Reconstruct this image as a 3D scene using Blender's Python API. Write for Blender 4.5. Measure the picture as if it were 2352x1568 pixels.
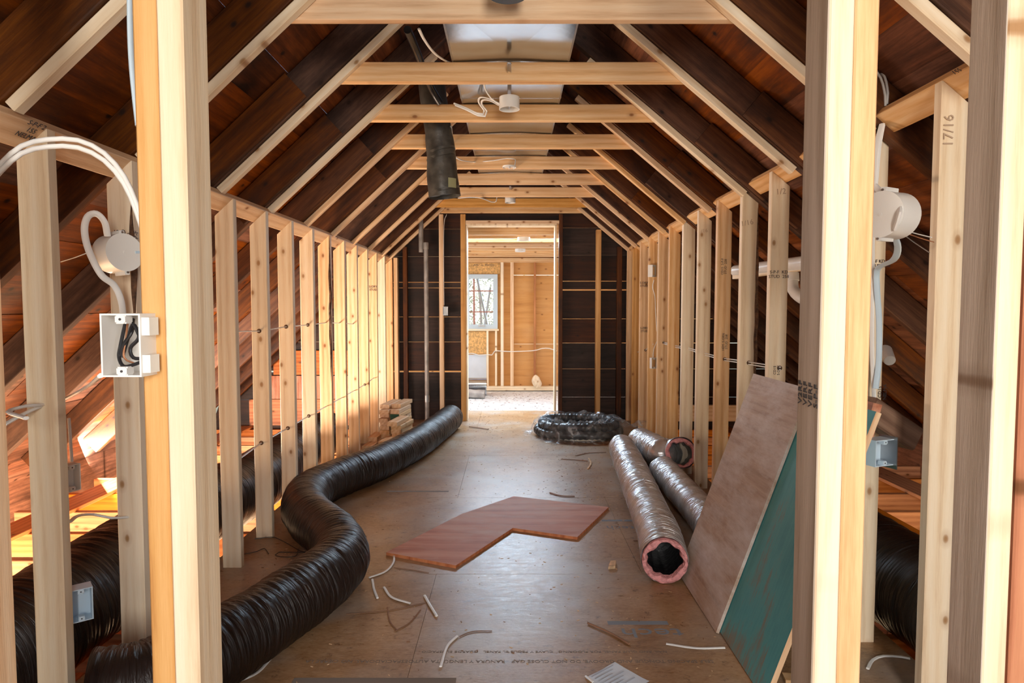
import bpy, bmesh, math, random
from mathutils import Vector, Matrix, noise
random.seed(7)
D=bpy.data; C=bpy.context.scene.collection
for o in list(D.objects): D.objects.remove(o)
# ------------------------------------------------------------------ camera, world, lights
F=1484.; H=1.255; CX=1173.; CY=784.; PIT=math.atan(79/F); SP=math.sin(PIT); CP=math.cos(PIT)
cam=D.cameras.new('camera'); camo=D.objects.new('camera',cam); C.objects.link(camo)
cam.sensor_width=36; cam.lens=36*F/2352.; cam.shift_x=3/2352.
camo.location=(0,0,H); camo.rotation_euler=(math.pi/2-PIT,0,0); cam.clip_start=.02
bpy.context.scene.camera=camo
sc=bpy.context.scene
sc.view_settings.view_transform='Standard'; sc.view_settings.look='None'
sc.view_settings.exposure=0.25; sc.view_settings.gamma=1; sc.view_settings.use_curve_mapping=False
w=D.worlds.new('world'); sc.world=w; w.use_nodes=True
wn=w.node_tree.nodes; wl=w.node_tree.links
sky=wn.new('ShaderNodeTexSky'); sky.sky_type='NISHITA'; sky.sun_disc=False; sky.sun_elevation=math.radians(35); sky.sun_rotation=math.radians(200)
wl.new(sky.outputs[0],wn['Background'].inputs[0]); wn['Background'].inputs[1].default_value=.5
def area(name,loc,target,sx,sy,power,col):
    l=D.lights.new(name,'AREA'); l.shape='RECTANGLE'; l.size=sx; l.size_y=sy; l.energy=power; l.color=col
    o=D.objects.new(name,l); C.objects.link(o); o.location=loc
    d=(Vector(target)-Vector(loc)).normalized(); o.rotation_euler=d.to_track_quat('-Z','Y').to_euler(); return o
area('daylight_window_behind',(.40,-1.75,1.5),(.15,3,1.3),.62,1.2,82,(1,.94,.86))
area('fill_behind_right',(1.75,-1.0,1.5),(1.35,2,1.3),.6,1.1,17,(.96,.98,1))  # added fill lamp to brighten the right posts; no window stands here
area('fill_behind_left',(-1.25,-1.75,1.6),(-1.5,3,1.4),.5,1.0,13,(1,.92,.84))  # added weak fill lamp from behind on the left
area('daylight_eave_left',(-3.1,4.7,.12),(-1.5,6.0,.9),2.4,.34,165,(1,.86,.74))
area('daylight_below_left',(-2.4,4.2,-.75),(-2.0,4.9,.9),1.5,5.4,330,(1,.64,.36))  # lamp set under the joists for light rising from the storey below
area('daylight_eave_right',(3.3,3.6,.10),(1.9,4.4,.6),3.0,.3,16,(1,.78,.5))
area('daylight_below_right',(2.5,3.6,-.75),(2.0,4.0,.9),1.0,4.0,24,(1,.74,.42))  # weaker lamp under the right joists, also for light from below; no stair
area('daylight_far_room_left',(-2.3,8.8,1.15),(.2,8.6,.0),2.4,1.4,70,(.86,.94,1))
area('far_ceiling_fill',(0.1,8.13,2.12),(0.1,6.9,.6),1.9,.30,150,(.60,.81,1))  # added lamp under the closed far ceiling, gives bluish sheen on floor and ducts
area('daylight_far_room_right',(2.3,8.8,1.15),(-.2,8.8,.0),2.4,1.4,36,(.90,.95,1))
# ------------------------------------------------------------------ pixel helpers (photo pixels to true positions on real planes)
def ray(px,py):
    u=(px-CX)/F; v=(py-CY)/F
    return Vector((u,CP-v*SP,-SP-v*CP))
def atY(px,py,y): r=ray(px,py); return Vector((0,0,H))+r*(y/r.y)
def atX(px,py,x): r=ray(px,py); return Vector((0,0,H))+r*(x/r.x)
def atZ(px,py,z=0.): r=ray(px,py); return Vector((0,0,H))+r*((z-H)/r.z)
# ------------------------------------------------------------------ materials
def newmat(name):
    m=D.materials.new(name); m.use_nodes=True; nt=m.node_tree
    return m,nt,nt.nodes['Principled BSDF']
def nd(nt,t,**k):
    n=nt.nodes.new(t)
    for a,b in k.items():
        if a in ('inp',):
            for i,v in b.items(): n.inputs[i].default_value=v
        else: setattr(n,a,b)
    return n
def ramp(nt,fac,stops):
    r=nt.nodes.new('ShaderNodeValToRGB'); e=r.color_ramp.elements
    while len(e)<len(stops): e.new(.5)
    for i,(p,c) in enumerate(stops): e[i].position=p; e[i].color=(*c,1)
    nt.links.new(fac,r.inputs[0]); return r
def vmath(nt,op,a,b):
    n=nt.nodes.new('ShaderNodeVectorMath'); n.operation=op
    for i,x in enumerate((a,b)):
        if hasattr(x,'is_linked'): nt.links.new(x,n.inputs[i])
        elif x is not None: n.inputs[i].default_value=x
    return n.outputs[0]
def mth(nt,op,a,b=0.,c=None):
    n=nt.nodes.new('ShaderNodeMath'); n.operation=op
    for i,x in enumerate((a,b) if c is None else (a,b,c)):
        if hasattr(x,'is_linked'): nt.links.new(x,n.inputs[i])
        else: n.inputs[i].default_value=x
    return n.outputs[0]
def mixc(nt,fac,a,b,mode='MIX'):
    n=nt.nodes.new('ShaderNodeMix'); n.data_type='RGBA'; n.blend_type=mode
    for i,x in ((0,fac),(6,a),(7,b)):
        if hasattr(x,'is_linked'): nt.links.new(x,n.inputs[i])
        elif i==0: n.inputs[0].default_value=x
        else: n.inputs[i].default_value=(*x,1)
    return n.outputs[2]
def wood(name,light,mid,dark,axis=2,rough=.6,knots=True,knotcol=(.16,.06,.02),var=.5,spec=.3,stain=None,grain=1.,knotamt=.5,wave=.16):
    """procedural timber; grain runs along the given local axis; every board takes its own offset"""
    m,nt,b=newmat(name); L=nt.links
    tc=nd(nt,'ShaderNodeTexCoord'); oi=nd(nt,'ShaderNodeObjectInfo'); at=nd(nt,'ShaderNodeAttribute',attribute_name='rnd')
    rnd=mth(nt,'ADD',oi.outputs['Random'],at.outputs['Fac'])
    off=nd(nt,'ShaderNodeCombineXYZ')
    for i,s in enumerate((13.1,7.7,29.3)): L.new(mth(nt,'MULTIPLY',rnd,s),off.inputs[i])
    p=vmath(nt,'ADD',tc.outputs['Object'],off.outputs[0])
    s=[1,1,1]; s[axis]=.055
    ps=vmath(nt,'MULTIPLY',p,s)
    n1=nd(nt,'ShaderNodeTexNoise',inp={'Scale':22*grain,'Detail':5,'Roughness':.6,'Distortion':.6}); L.new(ps,n1.inputs['Vector'])
    wv=nd(nt,'ShaderNodeTexWave',wave_type='RINGS',inp={'Scale':9*grain,'Distortion':4.5,'Detail':2,'Detail Scale':1.2})
    wv.rings_direction='XYZ'[axis]; s2=[1,1,1]; s2[axis]=.10; L.new(vmath(nt,'MULTIPLY',p,s2),wv.inputs['Vector'])
    n2=nd(nt,'ShaderNodeTexNoise',inp={'Scale':130*grain,'Detail':3,'Roughness':.7}); L.new(ps,n2.inputs['Vector'])
    f=mth(nt,'ADD',mth(nt,'MULTIPLY',n1.outputs[0],.5),mth(nt,'ADD',mth(nt,'ADD',mth(nt,'MULTIPLY',wv.outputs[0],wave),(.22-wave)*.5),mth(nt,'MULTIPLY',n2.outputs[0],.3)))
    col=ramp(nt,f,[(.30,dark),(.48,mid),(.68,light)]).outputs[0]
    rr=mth(nt,'FRACT',mth(nt,'MULTIPLY',rnd,7.31))
    hv=nd(nt,'ShaderNodeHueSaturation'); L.new(col,hv.inputs['Color'])
    L.new(mth(nt,'ADD',mth(nt,'MULTIPLY',rr,.22*var),1-.11*var),hv.inputs['Value']); L.new(mth(nt,'ADD',mth(nt,'MULTIPLY',mth(nt,'FRACT',mth(nt,'MULTIPLY',rnd,19.7)),.6*var),1-.3*var),hv.inputs['Saturation'])
    col=hv.outputs[0]
    if stain:
        ns=nd(nt,'ShaderNodeTexNoise',inp={'Scale':stain[1],'Detail':6,'Roughness':.65}); s3=[1,1,1]; s3[axis]=.4; L.new(vmath(nt,'MULTIPLY',p,s3),ns.inputs['Vector'])
        col=mixc(nt,ramp(nt,ns.outputs[0],[(.45,(0,0,0)),(.68,(1,1,1))]).outputs[0],col,stain[0])
    if knots:
        sp=nd(nt,'ShaderNodeSeparateXYZ'); L.new(p,sp.inputs[0]); cb=nd(nt,'ShaderNodeCombineXYZ')
        L.new(mth(nt,'MULTIPLY',sp.outputs[0 if axis!=0 else 2],7.5),cb.inputs[0]); L.new(mth(nt,'MULTIPLY',sp.outputs[axis],4.6),cb.inputs[1])
        v=nd(nt,'ShaderNodeTexVoronoi',voronoi_dimensions='2D',inp={'Scale':1.,'Randomness':1.}); L.new(cb.outputs[0],v.inputs['Vector'])
        sep=nd(nt,'ShaderNodeSeparateColor'); L.new(v.outputs['Color'],sep.inputs[0])
        gate=mth(nt,'LESS_THAN',sep.outputs[0],knotamt)
        rad=mth(nt,'ADD',v.outputs['Distance'],mth(nt,'MULTIPLY',n1.outputs[0],.05))
        k=ramp(nt,rad,[(.050,(1,1,1)),(.075,(.8,.8,.8)),(.10,(.30,.30,.30)),(.19,(0,0,0))]).outputs[0]
        col=mixc(nt,mth(nt,'MULTIPLY',k,gate),col,knotcol)
    L.new(col,b.inputs['Base Color']); b.inputs['Roughness'].default_value=rough; b.inputs['Specular IOR Level'].default_value=spec
    bp=nd(nt,'ShaderNodeBump',inp={'Strength':.25,'Distance':.003}); L.new(n2.outputs[0],bp.inputs['Height']); L.new(bp.outputs[0],b.inputs['Normal'])
    return m
def plain(name,col,rough=.5,metal=0.,spec=.5,var=.0,scale=8,bump=0.,bscale=60,emit=0):
    m,nt,b=newmat(name); L=nt.links
    tc=nd(nt,'ShaderNodeTexCoord'); n=nd(nt,'ShaderNodeTexNoise',inp={'Scale':scale,'Detail':5}); L.new(tc.outputs['Object'],n.inputs['Vector'])
    lo=[max(0,c*(1-var)) for c in col]; hi=[min(1,c*(1+var)) for c in col]
    L.new(ramp(nt,n.outputs[0],[(.3,lo),(.7,hi)]).outputs[0],b.inputs['Base Color'])
    b.inputs['Roughness'].default_value=rough; b.inputs['Metallic'].default_value=metal; b.inputs['Specular IOR Level'].default_value=spec
    if bump:
        n2=nd(nt,'ShaderNodeTexNoise',inp={'Scale':bscale,'Detail':4}); L.new(tc.outputs['Object'],n2.inputs['Vector'])
        bp=nd(nt,'ShaderNodeBump',inp={'Strength':bump,'Distance':.01}); L.new(n2.outputs[0],bp.inputs['Height']); L.new(bp.outputs[0],b.inputs['Normal'])
    if emit:
        b.inputs['Emission Color'].default_value=(*col,1); b.inputs['Emission Strength'].default_value=emit
    return m
PINE=wood('new_pine',(.84,.61,.385),(.76,.485,.265),(.56,.30,.14),knotcol=(.30,.12,.04))
PALE=wood('pale_spruce',(.90,.77,.59),(.84,.68,.48),(.67,.48,.30),var=.25,knotcol=(.40,.22,.10))
AMBER=wood('amber_pine',(.74,.42,.16),(.64,.33,.10),(.46,.20,.05),var=.2,knotcol=(.30,.11,.03))
GREYP=wood('shaded_grey_pine',(.56,.49,.42),(.45,.38,.31),(.28,.21,.15),var=.2,knotcol=(.18,.10,.05))  # grey holds the shade of the inward post sides
OLD=wood('old_roof_timber',(.19,.065,.016),(.090,.028,.008),(.024,.007,.003),rough=.55,var=.9,knotcol=(.02,.008,.004),stain=((.025,.010,.006),5),wave=.05)
OLDY=wood('old_roof_boards',(.36,.105,.022),(.17,.045,.010),(.035,.009,.003),axis=1,rough=.5,var=1.,knotcol=(.02,.008,.004),stain=((.022,.009,.006),3.2),wave=.05)
OLDX=wood('old_wall_boards',(.070,.022,.008),(.032,.010,.004),(.010,.004,.003),axis=0,rough=.55,var=1.2,knotcol=(.012,.006,.004),stain=((.012,.006,.004),3),wave=.05)
JOIST=wood('old_joist',(.56,.24,.09),(.44,.165,.055),(.26,.08,.022),var=.6)
FARPLY=wood('far_room_plywood',(.66,.34,.10),(.55,.25,.06),(.36,.14,.03),axis=0,var=.3,knots=True,knotamt=.2,grain=.5,knotcol=(.22,.08,.02),stain=((.60,.32,.12),3),wave=.04)
REDPLY=wood('red_plywood',(.62,.28,.17),(.48,.17,.09),(.30,.08,.035),axis=0,var=.1,knots=False,stain=((.56,.32,.22),6))
TANPLY=wood('weathered_plywood',(.56,.43,.33),(.42,.30,.22),(.27,.18,.125),axis=1,var=.1,knots=True,knotamt=.15,stain=((.62,.56,.52),7),wave=.04)
OSB=plain('strand_board',(.62,.36,.13),.7,var=.35,scale=40)
BROWNP=wood('brown_timber',(.30,.19,.13),(.21,.12,.08),(.11,.06,.04))
REDW=wood('red_board_lit_gable',(.62,.24,.09),(.50,.16,.055),(.32,.08,.02),axis=2)  # red wood; on the gable boards the red is warm light in the colour
BARK=plain('bark',(.10,.045,.02),.8,var=.6,scale=60,bump=.6)
GALV=plain('galvanised_steel',(.52,.57,.63),.17,1.,var=.10,scale=4,bump=.05,bscale=9)
STEEL=plain('dull_steel',(.45,.45,.46),.4,1.,var=.1)
WPVC=plain('white_plastic',(.80,.79,.76),.35,var=.03)
CABLE=plain('white_cable_sheath',(.82,.82,.80),.4,var=.02)
BLUEP=plain('pale_blue_plastic',(.55,.69,.80),.4,var=.03)
BLACKC=plain('black_cable',(.012,.012,.014),.35)
COPPER=plain('copper_wire',(.45,.2,.1),.4,.6)
GREYPIPE=plain('grey_conduit',(.34,.31,.29),.5,.2,var=.3,scale=10)
PINK=plain('pink_insulation',(.80,.36,.36),.95,var=.25,scale=60,bump=.8,bscale=120)
BLACKI=plain('black_duct_liner',(.010,.009,.010),.3,bump=.4,bscale=50)
INK=plain('ink',(.05,.045,.05),.8); PENC=plain('pencil',(.50,.36,.25),.8); INKF=plain('faded_floor_ink',(.19,.15,.12),.8); INKB=plain('faded_blue_ink',(.20,.22,.25),.8)
PAPER=plain('paper',(.62,.68,.76),.8,var=.04); PAPERG=plain('printed_grey',(.42,.48,.56),.8)
CHIP=plain('sawdust_chip',(.62,.42,.25),.9,var=.4,scale=30); BARKC=plain('brown_sliver',(.26,.13,.07),.8,var=.3)
GREENP=plain('green_paint',(.02,.09,.05),.6); LABELY=plain('yellow_label',(.62,.62,.36),.6)
VENT=plain('dark_vent_pipe',(.060,.056,.048),.45,.1,spec=.6,var=.6,scale=14,bump=.25,bscale=30)
def ductmat(name,c1,c2,rough,metal,bump,frost):
    m,nt,b=newmat(name); L=nt.links
    tc=nd(nt,'ShaderNodeTexCoord'); uv=vmath(nt,'MULTIPLY',tc.outputs['UV'],(1,1,1))
    n=nd(nt,'ShaderNodeTexNoise',inp={'Scale':7,'Detail':6,'Distortion':.5}); L.new(vmath(nt,'MULTIPLY',uv,(11,.8,1)),n.inputs['Vector'])
    n3=nd(nt,'ShaderNodeTexNoise',inp={'Scale':9,'Detail':4}); L.new(tc.outputs['Object'],n3.inputs['Vector'])
    L.new(mixc(nt,ramp(nt,n3.outputs[0],[(.35,(0,0,0)),(.65,(1,1,1))]).outputs[0],c1,c2),b.inputs['Base Color'])
    b.inputs['Roughness'].default_value=rough; b.inputs['Metallic'].default_value=metal; b.inputs['Specular IOR Level'].default_value=.5
    bp=nd(nt,'ShaderNodeBump',inp={'Strength':bump,'Distance':.02}); L.new(n.outputs[0],bp.inputs['Height']); L.new(bp.outputs[0],b.inputs['Normal'])
    return m
BLACKD=ductmat('black_film_duct',(.010,.006,.005),(.014,.007,.005),.40,0,.8,0)
SILVD=ductmat('silver_film_duct',(.78,.82,.86),(.58,.56,.55),.25,.6,.9,0)
def floormat():
    m,nt,b=newmat('subfloor_panels'); L=nt.links
    tc=nd(nt,'ShaderNodeTexCoord'); p=tc.outputs['Object']
    n1=nd(nt,'ShaderNodeTexNoise',inp={'Scale':1.6,'Detail':6,'Roughness':.6}); L.new(p,n1.inputs['Vector'])
    n2=nd(nt,'ShaderNodeTexNoise',inp={'Scale':14,'Detail':8,'Roughness':.75}); L.new(vmath(nt,'MULTIPLY',p,(1,3,1)),n2.inputs['Vector'])
    n3=nd(nt,'ShaderNodeTexNoise',inp={'Scale':90,'Detail':3}); L.new(vmath(nt,'MULTIPLY',p,(.6,1.8,1)),n3.inputs['Vector'])
    f=mth(nt,'ADD',mth(nt,'MULTIPLY',n1.outputs[0],.45),mth(nt,'ADD',mth(nt,'MULTIPLY',n2.outputs[0],.35),mth(nt,'MULTIPLY',n3.outputs[0],.25)))
    c=ramp(nt,f,[(.36,(.14,.070,.026)),(.48,(.29,.155,.068)),(.56,(.385,.232,.120)),(.70,(.51,.350,.215))]).outputs[0]
    n4=nd(nt,'ShaderNodeTexNoise',inp={'Scale':19,'Detail':7,'Roughness':.8}); L.new(p,n4.inputs['Vector'])
    c=mixc(nt,ramp(nt,n4.outputs[0],[(.56,(0,0,0)),(.68,(1,1,1))]).outputs[0],c,(.10,.045,.020))
    n5=nd(nt,'ShaderNodeTexNoise',inp={'Scale':2.3,'Detail':3}); L.new(vmath(nt,'ADD',p,(3,9,0)),n5.inputs['Vector'])
    c=mixc(nt,mth(nt,'MULTIPLY',ramp(nt,n5.outputs[0],[(.48,(0,0,0)),(.70,(1,1,1))]).outputs[0],.55),c,(.42,.38,.34))
    L.new(c,b.inputs['Base Color']); L.new(ramp(nt,n2.outputs[0],[(.3,(.24,)*3),(.7,(.44,)*3)]).outputs[0],b.inputs['Roughness']); b.inputs['Specular IOR Level'].default_value=.5
    bp=nd(nt,'ShaderNodeBump',inp={'Strength':.25,'Distance':.004}); L.new(n2.outputs[0],bp.inputs['Height']); L.new(bp.outputs[0],b.inputs['Normal'])
    return m
FLOOR=floormat()
FARFL=plain('dusty_far_floor',(.72,.73,.74),.6,var=.25,scale=22)
def tealmat():
    m,nt,b=newmat('teal_painted_plywood'); L=nt.links
    tc=nd(nt,'ShaderNodeTexCoord'); p=tc.outputs['Object']
    n=nd(nt,'ShaderNodeTexNoise',inp={'Scale':5,'Detail':8,'Roughness':.7}); L.new(vmath(nt,'MULTIPLY',p,(1,1,.55)),n.inputs['Vector'])
    g=nd(nt,'ShaderNodeTexNoise',inp={'Scale':30,'Detail':6,'Roughness':.7}); L.new(vmath(nt,'MULTIPLY',p,(1,4,.22)),g.inputs['Vector'])
    sx=nd(nt,'ShaderNodeSeparateXYZ'); L.new(p,sx.inputs[0])
    edge=mth(nt,'MULTIPLY',mth(nt,'SUBTRACT',.16,sx.outputs[2]),.9)
    f=mth(nt,'ADD',mth(nt,'ADD',mth(nt,'MULTIPLY',n.outputs[0],.6),mth(nt,'MULTIPLY',g.outputs[0],.4)),mth(nt,'MAXIMUM',edge,0))
    L.new(ramp(nt,f,[(.38,(.040,.26,.29)),(.56,(.075,.33,.35)),(.62,(.16,.22,.19)),(.72,(.24,.16,.11))]).outputs[0],b.inputs['Base Color']); b.inputs['Roughness'].default_value=.55
    return m
TEAL=tealmat()
def filmmat():
    m,nt,b=newmat('clear_plastic_film'); L=nt.links
    tc=nd(nt,'ShaderNodeTexCoord'); n=nd(nt,'ShaderNodeTexNoise',inp={'Scale':7,'Detail':3,'Distortion':1.6}); L.new(tc.outputs['Object'],n.inputs['Vector'])
    b.inputs['Base Color'].default_value=(.72,.78,.84,1); b.inputs['Roughness'].default_value=.16; b.inputs['Specular IOR Level'].default_value=.9
    L.new(ramp(nt,n.outputs[0],[(.46,(.07,)*3),(.60,(.24,)*3),(.68,(.62,)*3)]).outputs[0],b.inputs['Alpha'])
    bp=nd(nt,'ShaderNodeBump',inp={'Strength':.8,'Distance':.02}); L.new(n.outputs[0],bp.inputs['Height']); L.new(bp.outputs[0],b.inputs['Normal'])
    return m
FILM=filmmat()
def glassmat():
    m,nt,b=newmat('window_glass'); b.inputs['Base Color'].default_value=(.9,.95,1,1); b.inputs['Alpha'].default_value=.12; b.inputs['Roughness'].default_value=.05; return m
GLASS=glassmat()
LEAF=plain('foliage',(.30,.34,.16),.8,var=.5,scale=20); FRAMEW=plain('grey_blue_window_vinyl',(.50,.60,.68),.45,var=.03); REDM=plain('red_brown_muntin',(.36,.16,.13),.6)
TRUNK=plain('tree_bark',(.28,.20,.14),.9,var=.3)
# ------------------------------------------------------------------ builders
def finish(name,bm,mats,parent=None,smooth=False,mw=None):
    me=D.meshes.new(name); bm.normal_update(); bm.to_mesh(me); bm.free()
    for m in (mats if isinstance(mats,(list,tuple)) else [mats]): me.materials.append(m)
    if smooth:
        for p in me.polygons: p.use_smooth=True
        me.set_sharp_from_angle(angle=math.radians(38 if len(me.polygons)<3000 else 80))
    o=D.objects.new(name,me); C.objects.link(o)
    if mw is not None: o.matrix_world=mw
    if parent is not None:
        o.parent=parent
        if mw is not None: o.matrix_basis=parent.matrix_world.inverted()@mw if parent.type!='EMPTY' or True else mw
    return o
def tag(o,label,cat,group=None,kind=None):
    if label: o['label']=label
    if cat: o['category']=cat
    if group: o['group']=group
    if kind: o['kind']=kind
    return o
def struct(o): o['kind']='structure'; return o
def empty(name,loc,label,cat,group=None,mw=None):
    o=D.objects.new(name,None); C.objects.link(o); o.empty_display_size=.05
    o.matrix_world=mw if mw is not None else Matrix.Translation(loc)
    tag(o,label,cat,group); return o
def frame(p0,zdir,xdir):
    z=Vector(zdir).normalized(); x=Vector(xdir); x=(x-z*x.dot(z)).normalized(); y=z.cross(x)
    m=Matrix((x,y,z)).transposed().to_4x4(); m.translation=Vector(p0); return m
def board(name,p0,p1,w,t,wdir,mat,k0=0.,k1=0.,parent=None,ch=.003,bow=0.,wob=0.):
    """sawn timber: local z is its length, x its width, y its thickness; k0,k1 slope the end cuts across the width"""
    p0=Vector(p0); p1=Vector(p1); Lg=(p1-p0).length; mw=frame(p0,p1-p0,wdir); bm=bmesh.new()
    a=w/2; b=t/2; c=min(ch,b*.4)
    prof=[(-a+c,-b),(a-c,-b),(a,-b+c),(a,b-c),(a-c,b),(-a+c,b),(-a,b-c),(-a,-b+c)]
    ns=1 if not(bow or wob) else max(6,int(Lg/.08)); rings=[]
    ph=random.random()*9
    for i in range(ns+1):
        s=i/ns; ring=[]
        for (x,y) in prof:
            z=s*Lg+(1-s)*k0*x+s*k1*x
            dy=bow*math.sin(math.pi*s); dx=(wob*math.sin(s*11+ph)*noise.noise((s*6,ph,0)) if x<0 else 0)
            ring.append(bm.verts.new((x+dx,y+dy,z)))
        rings.append(ring)
    for r0,r1 in zip(rings,rings[1:]):
        for i in range(8): bm.faces.new((r0[i],r0[(i+1)%8],r1[(i+1)%8],r1[i]))
    bm.faces.new(rings[0][::-1]); bm.faces.new(rings[-1])
    return finish(name,bm,mat,parent,mw=mw)
def abox(bm,x0,x1,y0,y1,z0,z1,mi=0,rnd=None,lay=None):
    vs=[bm.verts.new(v) for v in ((x0,y0,z0),(x1,y0,z0),(x1,y1,z0),(x0,y1,z0),(x0,y0,z1),(x1,y0,z1),(x1,y1,z1),(x0,y1,z1))]
    for f in ((3,2,1,0),(4,5,6,7),(0,1,5,4),(1,2,6,5),(2,3,7,6),(3,0,4,7)):
        fc=bm.faces.new([vs[i] for i in f]); fc.material_index=mi
        if lay is not None: fc[lay]=rnd
    return vs
def prism(bm,pts,d,mi=0,rnd=None,lay=None):
    """extrude polygon (list of Vectors) by d"""
    a=[bm.verts.new(p) for p in pts]; b=[bm.verts.new(Vector(p)+Vector(d)) for p in pts]; n=len(pts); fs=[bm.faces.new(a[::-1]),bm.faces.new(b)]
    for i in range(n): fs.append(bm.faces.new((a[i],a[(i+1)%n],b[(i+1)%n],b[i])))
    for f in fs:
        f.material_index=mi
        if lay is not None: f[lay]=rnd
def spline(pts,step):
    pts=[Vector(p) for p in pts]; P=[2*pts[0]-pts[1]]+pts+[2*pts[-1]-pts[-2]]; out=[]
    for i in range(1,len(P)-2):
        a,b,c,d=P[i-1:i+3]; n=max(1,int((c-b).length/step))
        for k in range(n):
            t=k/n; out.append(.5*((2*b)+(c-a)*t+(2*a-5*b+4*c-d)*t*t+(3*b-a-3*c+d)*t**3))
    out.append(P[-2]); return out
def tube(name,pts,r,mat,parent=None,step=.02,n=10,flat=1.,rf=None,caps=True,up=(0,0,1),smooth=True,raw=False):
    path=pts if raw else spline(pts,step); bm=bmesh.new(); uvl=bm.loops.layers.uv.new('UVMap'); rings=[]; s=0.; org=path[0].copy()
    T=(path[1]-path[0]).normalized(); N=Vector(up); N=(N-T*N.dot(T))
    if N.length<1e-3: N=T.orthogonal()
    N.normalize(); ss=[]
    for i,p in enumerate(path):
        t=((path[min(i+1,len(path)-1)]-path[max(i-1,0)])).normalized(); N=(N-t*N.dot(t)).normalized(); B=t.cross(N)
        if i: s+=(p-path[i-1]).length
        ss.append(s); ring=[]
        for k in range(n):
            a=2*math.pi*k/n; rr=r if rf is None else rf(s,a,i/(len(path)-1))
            ring.append(bm.verts.new(p-org+N*(math.cos(a)*rr*flat)+B*(math.sin(a)*rr)))
        rings.append(ring)
    for i in range(len(rings)-1):
        for k in range(n):
            f=bm.faces.new((rings[i][k],rings[i][(k+1)%n],rings[i+1][(k+1)%n],rings[i+1][k]))
            for lp,(u,v) in zip(f.loops,((ss[i],k/n),(ss[i],(k+1)/n),(ss[i+1],(k+1)/n),(ss[i+1],k/n))): lp[uvl].uv=(u,v)
    if caps: bm.faces.new(rings[0][::-1]); bm.faces.new(rings[-1])
    return finish(name,bm,mat,parent,smooth=smooth,mw=Matrix.Translation(org))
def lathe(name,prof,mat,mw,parent=None,n=32,smooth=True):
    """closed profile (r,z) spun about local z"""
    bm=bmesh.new(); rings=[]
    for (r,z) in prof:
        if r<1e-6: rings.append([bm.verts.new((0,0,z))])
        else: rings.append([bm.verts.new((r*math.cos(2*math.pi*k/n),r*math.sin(2*math.pi*k/n),z)) for k in range(n)])
    for a,b in zip(rings,rings[1:]):
        for k in range(n):
            if len(a)==1 and len(b)==1: continue
            if len(a)==1: bm.faces.new((a[0],b[(k+1)%n],b[k]))
            elif len(b)==1: bm.faces.new((a[k],a[(k+1)%n],b[0]))
            else: bm.faces.new((a[k],a[(k+1)%n],b[(k+1)%n],b[k]))
    bmesh.ops.recalc_face_normals(bm,faces=bm.faces)
    o=finish(name,bm,mat,parent,smooth=smooth,mw=mw)
    return o
def text(name,body,size,mat,mw,parent,label=None,ext=.0004,align='CENTER'):
    cu=D.curves.new(name,'FONT'); cu.body=body; cu.size=size; cu.extrude=ext; cu.align_x=align; cu.align_y='CENTER'; cu.resolution_u=2
    o=D.objects.new(name,cu); C.objects.link(o); bpy.context.view_layer.update()
    me=D.meshes.new_from_object(o.evaluated_get(bpy.context.evaluated_depsgraph_get())); D.objects.remove(o)
    me.materials.clear(); me.materials.append(mat)
    t=D.objects.new(name,me); C.objects.link(t)
    if parent is not None: t.parent=parent; t.matrix_basis=parent.matrix_world.inverted()@mw
    else: t.matrix_basis=mw
    if label: t['label']=label
    return t
ORD=['zeroth','first','second','third','fourth','fifth','sixth','seventh','eighth','ninth','tenth','eleventh','twelfth','thirteenth','fourteenth','fifteenth']
# ------------------------------------------------------------------ setting: floor
SL=.92; SR=.83; XL=-.757; XR=.768; ZC=2.272
LZ=lambda x: ZC-SL*(XL-x)          # underside of left furring line
RZ=lambda x: ZC-SR*(x-XR)
XA=(ZC-SL*XL-ZC-SR*XR)/(-(SL+SR)); XA=(RZ(0)-LZ(0))/(SL+SR); ZA=LZ(XA)
WL=1.30; WR=1.275; YE=7.17
bm=bmesh.new()
ys=[-1.9,-.68,.54,1.76,2.98,4.20,5.42,6.64,7.80]
for i in range(len(ys)-1):
    cuts=[-1.46,-.35,1.44] if i%2 else [-1.46,.62,1.44]
    for a,b in zip(cuts,cuts[1:]): abox(bm,a+.0008,b-.0008,ys[i]+.001,ys[i+1]-.001,-.022,0)
floor=struct(finish('floor',bm,FLOOR))
def floortext(body,px,py,size,mat,wx=1.,rot=math.pi):
    p=atZ(px,py,.0003); m=Matrix.Translation(p)@Matrix.Rotation(rot,4,'Z')@Matrix.Diagonal((wx,1,1,1))
    t=text('floor_print',body,size,mat,m,floor); return t
floortext('SELF SPACING TONGUE AND GROOVE, DO NOT CLOSE GAP   RANURA Y LENGÜETA AUTOESPACIADORAS, NO CIERRE LA',1170,1518,.026,INKF,1.0)
floortext('NAIL AND GLUE PANEL FOR FLOORING   CLAVE Y PEGUE EL PANEL   GUARDE EL ESPACIO',1250,1496,.020,INKF,1.1)
floortext('tech',1425,1211,.085,INKB,1.1)
floortext('tech',1497,1452,.10,INKB,1.4)
for (px,py,wd,ht) in ((1465,1430,.24,.030),(1425,1195,.22,.03),(960,1128,.42,.03),(860,1562,.55,.03)):
    p=atZ(px,py,.0002); bm=bmesh.new(); abox(bm,-wd/2,wd/2,-ht/2,ht/2,0,.0003); finish('printed_bar',bm,INKB if px>1300 else INKF,floor,mw=Matrix.Translation(p))
bm=bmesh.new(); abox(bm,-2.4,2.4,7.80,11.25,-.22,-.17); struct(finish('floor',bm,FARFL))
bm=bmesh.new(); abox(bm,-1.46,1.44,7.76,7.80,-.17,-.022); abox(bm,-2.4,-1.46,7.2,7.8,-.22,-.17); abox(bm,1.44,2.4,7.2,7.8,-.22,-.17); struct(finish('trim_1',bm,BLACKC))
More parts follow.
